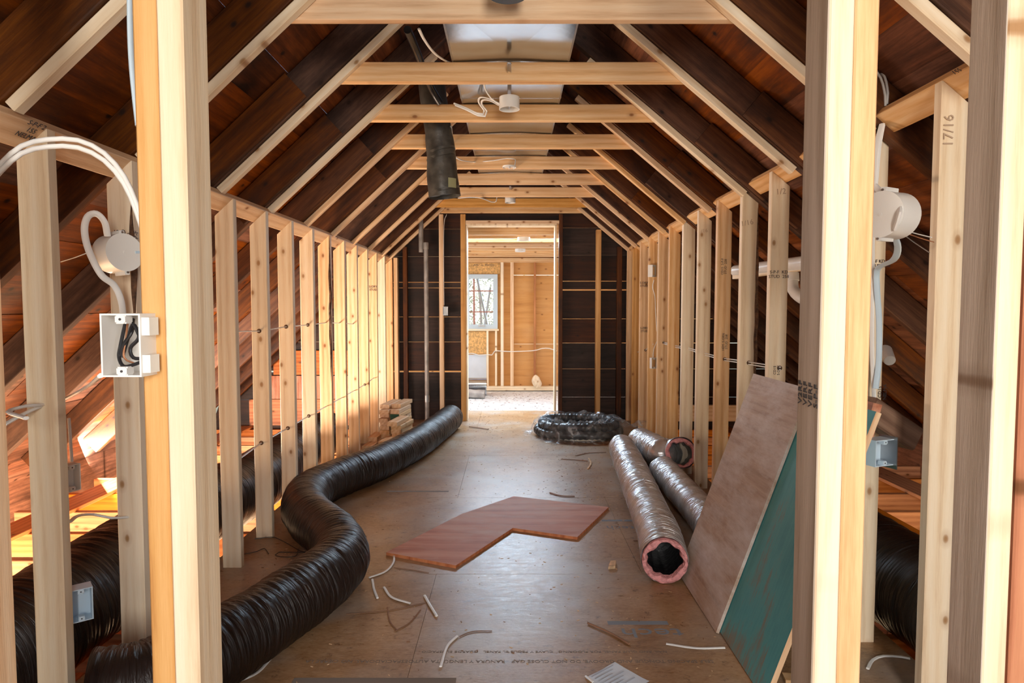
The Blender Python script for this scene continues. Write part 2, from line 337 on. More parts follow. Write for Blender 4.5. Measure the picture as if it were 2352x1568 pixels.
# storey below, seen only between the eave joists
bm=bmesh.new(); abox(bm,-4,4,-2,7.3,-2.75,-2.7); struct(finish('floor',bm,JOIST))
# ------------------------------------------------------------------ roof boarding
def roof(side):
    sx=-1 if side=='l' else 1; S=SL if side=='l' else SR; n=Vector((sx*S,0,1)).normalized(); d=Vector((sx,0,-S)).normalized()
    apex=Vector((XA,0,ZA))+n*(.035+.14); bm=bmesh.new(); lay=bm.faces.layers.float.new('rnd'); s=0; k=0
    total=4.75 if side=='l' else 4.95
    while s<total:
        wd=random.choice((.17,.19,.21,.235)); gap=random.choice((.0002,.0002,.0002,.0002,.0006) if side=='l' else (.0002,.0002,.0002,.0002,.003)); y=-1.95
        while y<7.2:
            ln=random.uniform(1.6,3.8); y1=min(7.2,y+ln); 
            a=apex+d*(s+gap/2); b=apex+d*(s+wd-gap/2); off=n*random.uniform(0,.004)
            skip=False
            if not skip:
                prism(bm,[a+off+Vector((0,y+.001,0)),b+off+Vector((0,y+.001,0)),b+n*.02+Vector((0,y+.001,0)),a+n*.02+Vector((0,y+.001,0))],(0,y1-y-.002,0),0,random.random(),lay)
            y=y1
        s+=wd; k+=1
    bmesh.ops.recalc_face_normals(bm,faces=bm.faces)
    struct(finish('ceiling',bm,OLDY))
roof('l'); roof('r')
board('ridge_board',(XA,-1.9,ZA+.05),(XA,7.15,ZA+.05),.22,.03,(0,0,1),OLD)
tag(D.objects['ridge_board'],'dark old ridge board along the top of the attic roof','ridge board')
# end wall planks
bm=bmesh.new(); lay=bm.faces.layers.float.new('rnd')
def plank(x0,x1,z0,z1):
    # clip to roof
    def lim(z): return (XA-(ZA+.23-z)/SL, XA+(ZA+.23-z)/SR)
    a0,b0=lim(z0); a1,b1=lim(z1)
    if lim(z1)[0]>lim(z1)[1]: return
    xa0=max(x0,a0); xb0=min(x1,b0); xa1=max(x0,a1); xb1=min(x1,b1)
    if xb0-xa0<.02 or xb1-xa1<.005: return
    prism(bm,[Vector((xa0,YE,z0)),Vector((xb0,YE,z0)),Vector((xb1,YE,z1)),Vector((xa1,YE,z1))],(0,.022,0),0,random.random(),lay)
zpx=lambda py: atY(1173,py,YE).z
lg=[(1010,.002),(918,.003),(853,.018),(785,.004),(727.6,.004),(661,.005),(648,.008),(589,.003),(525.7,.004),(470,.003),(430,.003),(390,.003),(350,.003)]
rg=[(1010,.002),(911.7,.004),(847,.004),(787.6,.005),(732,.004),(665.6,.014),(645.4,.007),(586,.002),(523,.004),(470,.003),(430,.003),(390,.003),(350,.003)]
for (x0,x1,gs) in ((-3.4,-.545,lg),(.545,3.6,rg)):
    gz=[(-.3,0)]+[(zpx(p),g) for p,g in gs if zpx(p)>-.25]
    for (za,ga),(zb,gb) in zip(gz,gz[1:]):
        cut=random.uniform(x0+1.2,x1-.6)
        plank(x0,cut-.001,za+ga/2,zb-gb/2); plank(cut+.001,x1,za+ga/2,zb-gb/2)
DT=zpx(511)
gz=[DT]+[zpx(p) for p in (495,462,430,390,350,310)]
for a,b in zip(gz,gz[1:]): plank(-.545,.545,a+.0003,b-.0003)
bmesh.ops.recalc_face_normals(bm,faces=bm.faces)
struct(finish('wall_back',bm,OLDX))
# unseen wall behind the camera; openings shaped to fit the key and fill lamps
bm=bmesh.new()
for (x0,x1,z0,z1) in ((-3.6,-1.5,-.3,2.9),(-1.0,.09,-.3,2.9),(.71,3.6,-.3,2.9),(-1.5,-1.0,-.3,1.1),(-1.5,-1.0,2.1,2.9),(.09,.71,-.3,.9),(.09,.71,2.1,2.9)): abox(bm,x0,x1,-1.98,-1.95,z0,z1)
abox(bm,-3.6,3.6,-1.98,-1.95,-2.75,-.3)
struct(finish('wall_front',bm,OLDX))
bm=bmesh.new(); abox(bm,-3.6,3.6,7.2,7.23,-2.75,-.3); struct(finish('wall_back_lower',bm,OLDX))
for sx,nm in ((-1,'left'),(1,'right')):
    bm=bmesh.new(); abox(bm,sx*3.45,sx*3.48,-1.9,7.2,-2.75,.42); struct(finish('wall_'+nm,bm,OLDY))
# ------------------------------------------------------------------ knee wall studs
GL='studs of the left knee wall'; GR='studs of the right knee wall'
yl=[1.875+.406*n for n in range(-3,14)]
featL={0:'clean pale',1:'rough bark-edged',3:'pale clear',4:'pale two-knotted',5:'long-grained pale',6:'split pale',7:'cracked bark-edged',8:'tan',9:'tan',10:'sunlit',11:'inked sunlit',12:'sunlit',13:'brightest sunlit'}
studL={}
for n in range(-2,14):
    yb=1.875+.406*n; s=(yb-1.6)/5.5; zt=1.752+.036*max(0,min(1,s)); y=yb-.019
    mt=PALE if n in (0,3,4,5,6,12,1) else PINE
    o=board('wall_stud',(-WL-.0445,y,0),(-WL-.0445,y,zt-.0445*SL),.089,.038,(1,0,0),mt,k1=SL,bow=random.uniform(-.003,.003))
    if n<0: lb=f'pine knee wall stud left of the camera, beyond the picture edge, number {ORD[-n]} back'
    elif n==2: lb='left knee wall stud hidden behind the double doorway post'
    else: lb=f'{featL[n]} pine stud, {ORD[n+1]} from the foreground in the left knee wall'
    tag(o,lb,'stud',GL); studL[n]=o
WRy=[2.011,2.433,2.853,3.273,3.681,4.108,4.518,4.914,5.329,5.717,6.104,6.517,6.904,7.24]
WRy=[y*WR/1.293 for y in WRy]
featR=['knotted cream','blue-inked cream','hidden','wide blue-inked','bark-edged','stamped','pale clear','knotty','orange-edged','tan','slender','black-stamped','amber','amber corner']
studR={}
for n in range(-2,14):
    yb=WRy[n] if n>=0 else WRy[0]+.41*n
    s=(yb-1.6)/5.5; zt=1.925-.030*max(0,min(1,s)); y=yb-.019
    mt=AMBER if n in (12,) else (PALE if n in (0,1,3,4,6,7) else PINE)
    o=board('wall_stud',(WR+.0445,y,0),(WR+.0445,y,zt-.0445*SR),.089,.038,(-1,0,0),mt,k1=SR,bow=random.uniform(-.003,.003),wob=.012 if n==4 else 0)
    if n<0: lb=f'pine knee wall stud right of the camera, beyond the picture edge, number {ORD[-n]} back'
    elif n==2: lb='right knee wall stud hidden behind the rough doorway post'
    else: lb=f'{featR[n]} pine stud, {ORD[n+1]} from the foreground in the right knee wall'
    tag(o,lb,'stud',GR); studR[n]=o
# bark strip on the waney studs
def barkstrip(st,yb,x,z0,z1,side):
    path=[Vector((x,yb,z0+(z1-z0)*i/20)) for i in range(21)]
    tube('bark_edge',path,.006,BARK,st,raw=True,n=6,rf=lambda s,a,t:.001+.010*abs(math.sin(t*math.pi))*(.7+.6*noise.noise((s*9,a,1))))
for st,yb,x,z0,z1 in ((studL[1],2.243,-1.304,1.18,1.62),(studL[7],4.679,-1.306,.7,1.78),(studR[4],3.59,1.362,.55,1.8)):
    o=None
    path=[Vector((x,yb,z0+(z1-z0)*i/30)) for i in range(31)]
    o=tube('bark_edge',path,.006,BARK,None,raw=True,n=8,rf=lambda s,a,t:.001+.011*max(0,math.sin(t*math.pi))*(.8+.9*noise.noise((s*7,a,1))))
    mw=Matrix.Translation(path[0]); o.parent=st; o.matrix_basis=st.matrix_world.inverted()@mw
# tilted top plates
bn=Vector((-SL,0,1)).normalized(); bd=Vector((1,0,SL)).normalized()
def plate(x,z0,z1,S,sx,label):
    d=Vector((-sx,0,S)).normalized(); n=Vector((sx*S,0,1)).normalized()
    a=Vector((x,-1.7,z0-(z1-z0)*.6)); b=Vector((x,7.1,z1)); c=-d*.0445+n*.0195
    o=board('top_plate',a+c,b+c,.089,.038,d,PINE); tag(o,label,'top plate'); return o
PLL=plate(-WL,1.752,1.788,SL,-1,'pine plate tilted along the top of the left knee wall studs')
PLR=plate(WR,1.925,1.895,SR,1,'pine plate tilted along the top of the right knee wall studs')
# ------------------------------------------------------------------ frames: collar ties, furring strips, old rafters
FY=[1.80]+[2.385]+[1.80+.61*k for k in range(2,9)]+[7.10]
colw=['thick knotted','wane-edged','bowed','small-knotted','straight-grained','streaky','reddish brown','orange-stained','thin rearmost']
for k,y in enumerate(FY):
    if k>=1:
        zc=ZC+.0445; h=.089; e=.035
        o=board('collar_tie',(XL-e-.0445/SL+.02,y-.019,zc),(XR+e+.0445/SR-.02,y-.019,zc),h,.038,(0,0,1),AMBER if k in(8,) else PINE,k0=1/SL,k1=-1/SR)
        # end cuts follow the roof slope
        if k==1: lb='knotted pine collar tie, nearest, along the top of the picture'
        elif k==9: lb='slim rearmost pine collar tie against the dark end wall'
        else: lb=f'{colw[k-1]} pine collar tie, {ORD[k]} of nine from the front'
        tag(o,lb,'collar tie','collar ties across the attic')
    yy=y-.057
    wl=.034
    for sx,S,Xc,Wx,zt,nm in ((-1,SL,XL,WL+.004,1.765,'left'),(1,SR,XR,WR-.008,0,'right')):
        dd=Vector((sx,0,-S)).normalized(); nn=Vector((sx*S,0,1)).normalized()
        top=Vector((Xc-sx*.36,yy,ZC+S*.36)); 
        if k==9: top=Vector((Xc-sx*.05,yy,ZC+S*.05))
        L=(Wx-abs(top.x))/abs(dd.x); bot=top+dd*L
        o=board('furring_strip',top+nn*wl/2,bot+nn*wl/2,wl,.038,nn,PALE if k in(0,1,2,3) else PINE,bow=random.uniform(-.006,.006))
        tag(o,f'new pine furring strip sloping under the {nm} rafters, {ORD[k+1]} from the front','furring strip',f'furring strips on the {nm} slope')
        rc=nn*(.035+.07); a=Vector((XA-sx*.0,y-.062,ZA))+dd*.02+rc; tl=4.1 if sx<0 else 4.4
        o=board('roof_rafter',a,a+dd*tl,.138,.05,nn,OLD)
        tag(o,f'dark old roof rafter on the {nm} slope, {ORD[k+1]} from the front',"rafter",f'old rafters of the {nm} roof slope')
for k,y in enumerate((1.19,.58,-.03,-.64)):
    for sx,S,nm in ((-1,SL,'left'),(1,SR,'right')):
        dd=Vector((sx,0,-S)).normalized(); nn=Vector((sx*S,0,1)).normalized(); a=Vector((XA,y-.062,ZA))+dd*.02+nn*.105
        o=board('roof_rafter',a,a+dd*4.1,.138,.05,nn,OLD); tag(o,f'dark old roof rafter on the {nm} slope overhead, number {ORD[k+1]} before the doorway posts',"rafter",f'old rafters of the {nm} roof slope')
# short blocks between old rafters seen on the left and right slopes
for i,(k,s,sx) in enumerate(((2,1.15,-1),(3,1.15,-1),(4,1.1,-1),(5,1.15,-1),(2,1.35,1),(3,1.30,1),(4,1.30,1),(5,1.28,1),(6,1.3,1))):
    S=SL if sx<0 else SR; dd=Vector((sx,0,-S)).normalized(); nn=Vector((sx*S,0,1)).normalized()
    a=Vector((XA,FY[k]-.087,ZA))+dd*s+nn*.105
    o=board('rafter_splice',a-Vector((0,.019,0)),a-Vector((0,.019,0))+dd*.72,.130,.03,nn,OLD)
    tag(o,f'dark splice board nailed on the {ORD[k+1]} {"left" if sx<0 else "right"} rafter','splice board','splice boards on the old rafters')
# eave joists
for sx,nm in ((-1,'left'),(1,'right')):
    for i in range(15):
        y=1.35+.405*i; x0=1.47; x1=3.25 if sx<0 else 3.5
        o=board('floor_joist',(sx*x0,y,-.155),(sx*x1,y,-.155),.14,.045,(0,0,1),JOIST)
        tag(o,f'amber floor joist in the open {nm} eave, {ORD[i+1] if i+1<16 else "last"} from the front','joist',f'floor joists in the {nm} eave')
    for i,xx in enumerate((2.95,2.35)):
        o=board('cross_board',(sx*xx,1.2,-.07),(sx*xx,7.1,-.07),.20 if i==0 else .12,.025,(1,0,0),JOIST)
        tag(o,f'old brown board lying on the {nm} eave joists, {"outer" if i==0 else "inner"} one','board')
    o=board('rim_joist',(sx*1.44,1.0,-.10),(sx*1.44,7.15,-.10),.15,.035,(0,0,1),JOIST); tag(o,f'rim joist under the floor edge beside the {nm} eave','joist')
for z_,w_,m_,lb in ((.085,.29,REDW,'low end wall board behind the left studs, warm light painted red-brown'),(.365,.26,REDPLY,'second end wall board behind the left studs, warm light painted pinkish'),(.64,.27,REDW,'upper end wall board behind the left studs, warm light painted reddish')):  # warm light on the end wall painted into these red and pink boards
    o=board('gable_board',(-1.42,7.15,z_),(-2.95+.5*z_,7.15,z_),w_,.03,(0,0,1),m_); tag(o,lb,'board')
o=board('eave_beam',(1.44,6.4,.20),(2.9,6.4,.20),.16,.05,(0,0,1),PINE); tag(o,'pine block across the right eave behind the studs','beam')
# ------------------------------------------------------------------ foreground doorway posts
Y0=1.04
def post(px0,px1,y0,d,mat,label,name='doorway_post',fw=None):
    x0=(px0-CX)/F*y0; x1=(px1-CX)/F*y0
    o=board(name,((x0+x1)/2,y0+d/2,-.0),((x0+x1)/2,y0+d/2,2.62),d,x1-x0,(0,1,0),mat); tag(o,label,'post'); return o
def midx(a,b): return (a+b)/2
PL1=post(378,437.5,Y0,.085,PALE,'pale cream doorway post, inner one of the left pair')
PL2=post(324,377.3,Y0+.004,.085,AMBER,'honey-orange stud fixed to the outer side of the left doorway post')
PR1=post(1887.5,1944.8,Y0,.075,PALE,'rough cream doorway post with shade-painted grey side, inner one of the right pair')
PR2=post(1945.5,2000.5,Y0+.003,.085,PINE,'pale orange stud fixed to the outer side of the right doorway post')
PR3=post(2288,2345,Y0,.081,PALE,'white-faced partition stud with shade-painted grey side at the right picture edge')
PL3=post(-149,-92,Y0,.089,PINE,'tan partition stud cut by the left picture edge')
PR4=post(2351,2420,Y0+.01,.08,REDW,'red-brown board at the extreme right picture edge','partition_board'); PR4['category']='board'
o=board('head_plate',(-1.7,Y0+.045,2.64),(1.8,Y0+.045,2.64),.089,.038,(0,1,0),PINE); tag(o,'pine plate over the foreground partition posts, above the picture','top plate')
# grey skins: shade painted on the passage-facing sides; the right post's is rough
bm=bmesh.new(); x=(1887.5-CX)/F*Y0
abox(bm,x-.0025,x,Y0+.001,Y0+.075,0,2.6); sk=finish('shaded_side',bm,GREYP); sk.parent=PR1; sk.matrix_basis=PR1.matrix_world.inverted(); sk['label']='rough sawn side, shade painted grey-brown'
bm=bmesh.new(); x=(2288-CX)/F*Y0
abox(bm,x-.002,x,Y0+.001,Y0+.081,0,2.6); sk=finish('shaded_side',bm,GREYP); sk.parent=PR3; sk.matrix_basis=PR3.matrix_world.inverted(); sk['label']='smooth side, shade painted grey'
# ------------------------------------------------------------------ end wall framing
def vstud(name,pxa,pxb,yf,z0,z1,mat,label,cat='stud',d=.089,group=None):
    xa=(pxa-CX)/F*yf; xb=(pxb-CX)/F*yf
    o=board(name,((xa+xb)/2,yf+d/2,z0),((xa+xb)/2,yf+d/2,z1),d,xb-xa,(0,1,0),mat); tag(o,label,cat,group); return o
rt=lambda x,m=0.0:(LZ(x) if x<0 else RZ(x))-m
vstud('wall_stud',1009,1019,7.08,0,ZC-.01,PINE,'slim pine stud on the dark end wall beside the grey pipe',d=.085)
vstud('wall_stud',1058.5,1070,7.08,0,ZC-.01,AMBER,'orange stud forming the left side of the end doorway',d=.085)
vstud('wall_stud',1369,1380,7.08,0,rt(.98),AMBER,'slim pine stud on the dark end wall right of the doorway',d=.085)
vstud('wall_stud',1283.5,1292,7.08,0,ZC-.01,OLD,'dark old stud at the right side of the end doorway',d=.085)
vstud('wall_stud',926,936,7.10,0,rt(-1.15),OLD,'red-brown old stud at the left of the end wall',d=.065)
vstud('wall_stud',1417,1428,7.10,0,rt(1.2),OLD,'splintered old brown stud at the right of the end wall',d=.065)
vstud('wall_stud',905,914,7.06,0,1.79,PINE,'pine corner stud where the left knee wall meets the end wall',d=.09)
# door lining
dfr=empty('door_1',(0,7.1,0),None,None); dfr['kind']='structure'
for nm,(x0,x1,z0,z1) in {'left_jamb':(-.492,-.476,0,zpx(519)),'right_jamb':(.482,.502,0,zpx(519)),'head':(-.492,.502,zpx(520),zpx(512.5))}.items():
    bm=bmesh.new(); abox(bm,x0,x1,7.09,7.26,z0,z1); o=finish({'left_jamb':'jamb','right_jamb':'jamb','head':'lintel'}[nm],bm,PALE); o.parent=dfr; o.matrix_basis=Matrix.Translation((0,-7.1,0))
o=board('door_header',(-.49,7.12,DT-.004),(.53,7.12,DT-.004),.036,.07,(0,0,1),PINE); tag(o,'pine header strip over the end doorway','header')
def sub(o,par):
    mw=o.matrix_basis.copy(); o.parent=par; o.matrix_basis=(par.parent.matrix_basis@par.matrix_basis).inverted()@mw; return o
# grey pipe
xp=(979-CX)/F*7.0
gp=empty('drain_pipe',(xp,7.02,0),'grey metal pipe standing against the dark end wall','pipe')
def child(o,par): 
    mw=o.matrix_basis.copy(); o.parent=par; o.matrix_basis=par.matrix_basis.inverted()@mw; return o
child(tube('pipe_shaft',[(xp,7.02,0),(xp,7.02,zpx(575))],.024,GREYPIPE,n=16,step=.5),gp)
xq=(968-CX)/F*7.0
child(tube('offset_shaft',[(xq,7.02,zpx(582)),(xq,7.02,zpx(500))],.026,GREYPIPE,n=16,step=.5),gp)
child(tube('pipe_collar',[(xp,7.02,zpx(575)),(xp,7.02,zpx(560))],.028,GREYPIPE,n=16,step=.5),gp)
child(tube('pipe_coupling',[(xp,7.02,zpx(918)),(xp,7.02,zpx(903))],.029,STEEL,n=16,step=.5),gp)
o=board('wood_block',(.98,7.1,zpx(905)),(.98,7.1,zpx(888)),.05,.05,(1,0,0),WPVC); D.objects.remove(o)
# ------------------------------------------------------------------ far room
YF=11.0
fz=lambda py: atY(1173,py,YF).z
fx=lambda px: (px-CX)/F*YF
bm=bmesh.new(); lay=bm.faces.layers.float.new('rnd')
wx0,wx1,wz0,wz1=fx(1068),fx(1143),fz(755),fz(630)
for (x0,x1,z0,z1,r) in ((-2.4,wx0,-.2,2.4,.1),(wx1,fx(1176),-.2,2.4,.3),(fx(1176),fx(1228),-.2,fz(790),.7),(fx(1176),fx(1228),fz(790)+.004,fz(632),.5),(fx(1176),fx(1228),fz(632)+.004,2.4,.2),(fx(1228),2.4,-.2,fz(790),.9),(fx(1228),2.4,fz(790)+.004,fz(632),.65),(fx(1228),2.4,fz(632)+.004,2.4,.45),(wx0,wx1,-.2,wz0,.8),(wx0,wx1,wz1,2.4,.15)):
    abox(bm,x0,x1,YF,YF+.02,z0,z1,0,r,lay)
struct(finish('wall_far',bm,FARPLY))
bm=bmesh.new(); abox(bm,-2.42,-2.4,7.2,11.02,-.2,2.5); struct(finish('wall_far_left',bm,FARPLY)); bm=bmesh.new(); abox(bm,2.4,2.42,7.2,11.02,-.2,2.5); struct(finish('wall_far_right',bm,FARPLY))
bm=bmesh.new(); abox(bm,-2.4,2.4,7.25,11.02,2.225,2.245); struct(finish('ceiling',bm,PINE))
zj=2.085
bm=bmesh.new(); abox(bm,-3.2,3.2,7.24,11.1,3.3,3.33); abox(bm,-3.2,3.2,11.05,11.1,2.25,3.3); struct(finish('ceiling',bm,OLDX))
for i in range(9):
    y=7.52+.406*i
    o=board('ceiling_joist',(-2.38,y,zj+.07),(2.38,y,zj+.07),.139,.038,(0,0,1),PINE); tag(o,f'pine ceiling joist beyond the doorway, {ORD[i+1]} from the door','joist','ceiling joists of the far room')
for i,(px,w_,mt,lb) in enumerate(((1153.5,.05,PALE,'pale pine stud right of the far window'),(1176,.055,PINE,'brown pine stud on the far plywood wall, middle one'),(1228,.035,JOIST,'thin stud with spray foam on the far plywood wall'),(1120,.035,PALE,'short pale cripple stud below the far window'),(1139.5,.035,PALE,'short pale jack stud under the far window corner'))):
    z1=fz(602) if i<3 else wz0-.03
    o=board('wall_stud',(fx(px),YF-.045,fz(885)),(fx(px),YF-.045,z1),.089,w_,(0,1,0),mt); tag(o,lb,'stud')
o=board('window_sill_board',(fx(1068),YF-.05,wz0-.015),(fx(1146),YF-.05,wz0-.015),.09,.03,(0,1,0),PALE); tag(o,'pale pine sill board under the far window','sill')
o=board('sole_plate',(-1.0,YF-.06,fz(890)),(2.3,YF-.06,fz(890)),.07,.12,(0,0,1),PALE); tag(o,'pale pine sole plate along the base of the far wall','plate')
o=board('wall_plate',(-2.3,YF-.05,fz(598)),(2.3,YF-.05,fz(598)),.075,.10,(0,0,1),PINE); tag(o,'pine top plate along the head of the far wall','plate')
bm=bmesh.new(); abox(bm,fx(1060),fx(1149),YF-.012,YF-.001,fz(629),fz(604)); o=finish('header_panel',bm,OSB); tag(o,'yellowish strand board header panel over the far window','panel')
pt=text('panel_stamp','APA  △  RATED',.05,INK,Matrix.Translation((fx(1112),YF-.0135,fz(609)))@Matrix.Rotation(math.pi/2,4,'X'),o)
bm=bmesh.new(); abox(bm,fx(1060),fx(1117),YF-.012,YF-.001,fz(812),fz(760)); o=finish('strand_panel',bm,OSB); tag(o,'strand board panel directly below the far window','panel')
bm=bmesh.new(); abox(bm,fx(1060),fx(1118),YF-.03,YF-.013,fz(872),fz(814)); o=finish('gypsum_panel',bm,PAPER); tag(o,'grey-white board leaning low on the wall below the far window','panel')
# window
win=empty('window_1',(fx(1105),YF,(wz0+wz1)/2),None,None); win['kind']='structure'
bm=bmesh.new(); fw=.075
for (x0,x1,z0,z1) in ((wx0,wx1,wz0,wz0+fw),(wx0,wx1,wz1-fw,wz1),(wx0,wx0+fw,wz0+fw,wz1-fw),(wx1-fw,wx1,wz0+fw,wz1-fw)): abox(bm,x0,x1,YF-.045,YF+.03,z0,z1)
child(finish('window_frame',bm,FRAMEW),win)
bm=bmesh.new(); abox(bm,wx0+fw,wx1-fw,YF,YF+.005,wz0+fw,wz1-fw); child(finish('pane',bm,GLASS),win)
bm=bmesh.new(); gx=fx(1089); abox(bm,gx-.015,gx+.015,YF-.012,YF-.002,wz0+fw,wz1-fw)
for pz in (668,716): abox(bm,wx0+fw,wx1-fw,YF-.011,YF-.001,fz(pz)-.010,fz(pz)+.010)
child(finish('muntin',bm,REDM),win)
bm=bmesh.new(); abox(bm,fx(1099),fx(1114),YF-.065,YF-.045,fz(750),fz(746)); child(finish('sash_lock',bm,STEEL),win)
# trees outside the far window
for i in range(3):
    tx=(-.56,-.30,-1.25)[i]; ty=(14.6,17.6,17.8)[i]; t=empty('tree',(tx*1.35,ty,-3),f'leafy tree outside the far window, {["nearest one","farther right one","farther left one"][i]}','tree','trees outside the window')
    child(tube('trunk',[(tx*1.35,ty,-3),(tx*1.35+.1,ty,.6),(tx*1.35-.1,ty,3.)],.025,TRUNK,n=8,step=.4),t)
    bm=bmesh.new()
    for k in range(1800):
        a=random.random()*6.28; r=random.random()**.5*.85; z=random.uniform(-.2,3.2); c=Vector((tx*1.35+math.cos(a)*r,ty+math.sin(a)*r,z)); s=random.uniform(.015,.04)
        u=Vector((random.gauss(0,1),random.gauss(0,1),random.gauss(0,1))).normalized(); v=u.orthogonal().normalized()
        bm.faces.new([bm.verts.new(c+q) for q in (u*s,v*s*.6,-u*s,-v*s*.6)])
    child(finish('foliage',bm,LEAF),t)
for i,(a,b) in enumerate((((1096,640),(1120,752)),((1112,752),(1126,660)))):
    yb_=12.2+.3*i; p,q=atY(*a,yb_),atY(*b,yb_); tag(tube('scaffold_brace',[p,q],.022,STEEL,n=8,step=1),f'grey diagonal scaffold tube outside the far window, {"long" if i==0 else "short"} one','scaffold tube')
# far room cable and duct roll, spray foam
pts=[atY(px,py,YF-.10) for px,py in ((1072,812),(1085,811),(1100,815),(1118,814),(1130,815),(1136,806),(1150,806),(1175,807),(1225,805),(1245,800),(1262,800),(1279,806))]
tag(tube('electrical_cable',pts,.007,CABLE,n=6,step=.05),'white cable strung low across the far plywood wall','cable')
rp=atY(1094,882,10.2); tag(tube('duct_roll',[(rp.x-.35,10.35,-.02),(rp.x+.16,10.35,-.02)],.14,GALV,n=24,step=.5),'shiny metal pipe lying on the far room floor','pipe')
dp=atY(1094,900,10.0); tag(tube('debris_roll',[(dp.x-.3,10.05,-.09),(dp.x+.13,10.02,-.10)],.075,GREYPIPE,n=14,step=.04,rf=lambda s,a,t:.07+.02*noise.noise((s*9,math.cos(a)*2,math.sin(a)*2))),'dusty grey roll lying below the shiny pipe in the far room','roll')
fp=atY(1233,880,10.85); bm=bmesh.new(); bmesh.ops.create_icosphere(bm,subdivisions=3,radius=.08)
for v in bm.verts: v.co*=1+.5*noise.noise(v.co*14); v.co.z*=1.3
tag(finish('spray_foam',bm,PALE,smooth=True,mw=Matrix.Translation((fp.x,10.86,fz(884)+.08))),'lump of tan spray foam at the foot of the thin far stud','foam')
for i,(px,py) in enumerate(((1203,533),(1195,580))):
    p=atY(px,py,(7.75,9.3)[i]); lathe_p=[(0,.0),(.075,.0),(.075,-.04),(.07,-.04),(.07,-.006),(0,-.006)]
    o=lathe('ceiling_box',lathe_p,WPVC,Matrix.Translation((p.x,(7.75,9.3)[i],zj+.0)),n=20); tag(o,f'round white box under the far room joists, {("nearer","farther")[i]} one','junction box')
# ------------------------------------------------------------------ sheet metal duct above the ties
dk=empty('sheet_metal_duct',(0,3,ZC+.10),'shiny galvanised rectangular duct lying on the collar ties under the ridge','duct')
dz=ZC+.091+.001; xx=.262; yq=[1.2,2.35,3.5,4.65,5.95]
for i in range(4):
    bm=bmesh.new(); vs=abox(bm,-xx,xx,yq[i]+.006,yq[i+1]-.006,dz,dz+.22)
    # shallow cross break
    c=bm.verts.new((0,(yq[i]+yq[i+1])/2,dz+.006)); bf=[f for f in bm.faces if all(abs(v.co.z-dz)<1e-5 for v in f.verts)][0]; lp=list(bf.verts); bm.faces.remove(bf)
    for a,b in zip(lp,lp[1:]+lp[:1]): bm.faces.new((a,b,c))
    child(finish('duct_section',bm,GALV),dk)
for i in range(1,4):
    bm=bmesh.new(); abox(bm,-xx-.006,xx+.006,yq[i]-.014,yq[i]+.014,dz+.0005,dz+.224); child(finish('drive_cleat',bm,STEEL),dk)
for sx in (-1,1):
    bm=bmesh.new(); abox(bm,sx*xx-.004,sx*xx+.004,1.2,5.95,dz+.0,dz+.012); child(finish('hem_edge',bm,STEEL),dk)
# ------------------------------------------------------------------ hanging dark vent pipe
vp=empty('vent_pipe',(-.45,3.92,1.93),'dark dented vent pipe hanging left of centre between the collar ties','pipe')
A=[atY(990,150,3.93),atY(994,215,3.93),atY(1005,290,3.93),atY(1013,350,3.93),atY(1016,400,3.93),atY(1022,452,3.93)]
def vrf(s,a,t): 
    r=.080+.003*math.sin(s*30)*0
    if t>.55: r+=.012*(t-.55)/.45+ .006*math.cos(2*a+1)+.006*noise.noise((s*8,math.cos(a),math.sin(a)))
    return r
child(tube('pipe_shaft',A,.08,VENT,n=32,step=.02,rf=vrf,caps=False),vp)
child(tube('inner_sleeve',[A[-1]+Vector((0,0,.02)),A[-2],A[-3]],.07,BLACKI,n=20,step=.05),vp)
for q in (348,362,440):
    p=atY(1013 if q<400 else 1020,q,3.93); child(tube('clamp_band',[p+Vector((-.002,0,.007)),p+Vector((.002,0,-.007))],.088 if q<400 else .096,VENT,n=32,step=.5),vp)
p=atY(1037,421,3.84); bm=bmesh.new()
for i in range(5):
    a0=-.55+i*.11; 
lab=bmesh.new(); n=6; v0=[];v1=[]
cx_=atY(1019,425,3.93)
for i in range(n+1):
    a=math.radians(-90+22+i*5.5); v0.append(lab.verts.new(cx_+Vector((math.cos(a)*.0975,math.sin(a)*.0975,-.028)))); v1.append(lab.verts.new(cx_+Vector((math.cos(a)*.0975,math.sin(a)*.0975,.028))))
for i in range(n): lab.faces.new((v0[i],v0[i+1],v1[i+1],v1[i]))
bmesh.ops.solidify(lab,geom=lab.faces,thickness=.001); child(finish('sticker',lab,LABELY),vp); bm.free()
# black tube running up beside it
B=[atY(936,68,2.75),atY(958,120,3.0),atY(975,165,3.25),atY(992,205,3.45),atY(1012,238,3.5)]
B=[Vector((v.x,v.y,v.z)) for v in B]
tag(tube('black_tube',B,.017,BLACKC,n=12,step=.04),'thin black tube slanting past the vent pipe near the ridge','tube')
# corrugated black can at the top edge
mw=Matrix.Translation(atY(1166,-8,2.05)); pr=[(0,.05)]
for i in range(9): pr+=[(.058+.004*(i%2),.05-.008*i)]
pr+=[(.064,-.022),(.064,-.026),(0,-.026)]
tag(lathe('corrugated_can',pr,BLACKC,Matrix.Translation(atY(1166,-30,2.15)),n=40),'black ribbed round fitting at the top edge above the nearest collar tie','fitting')
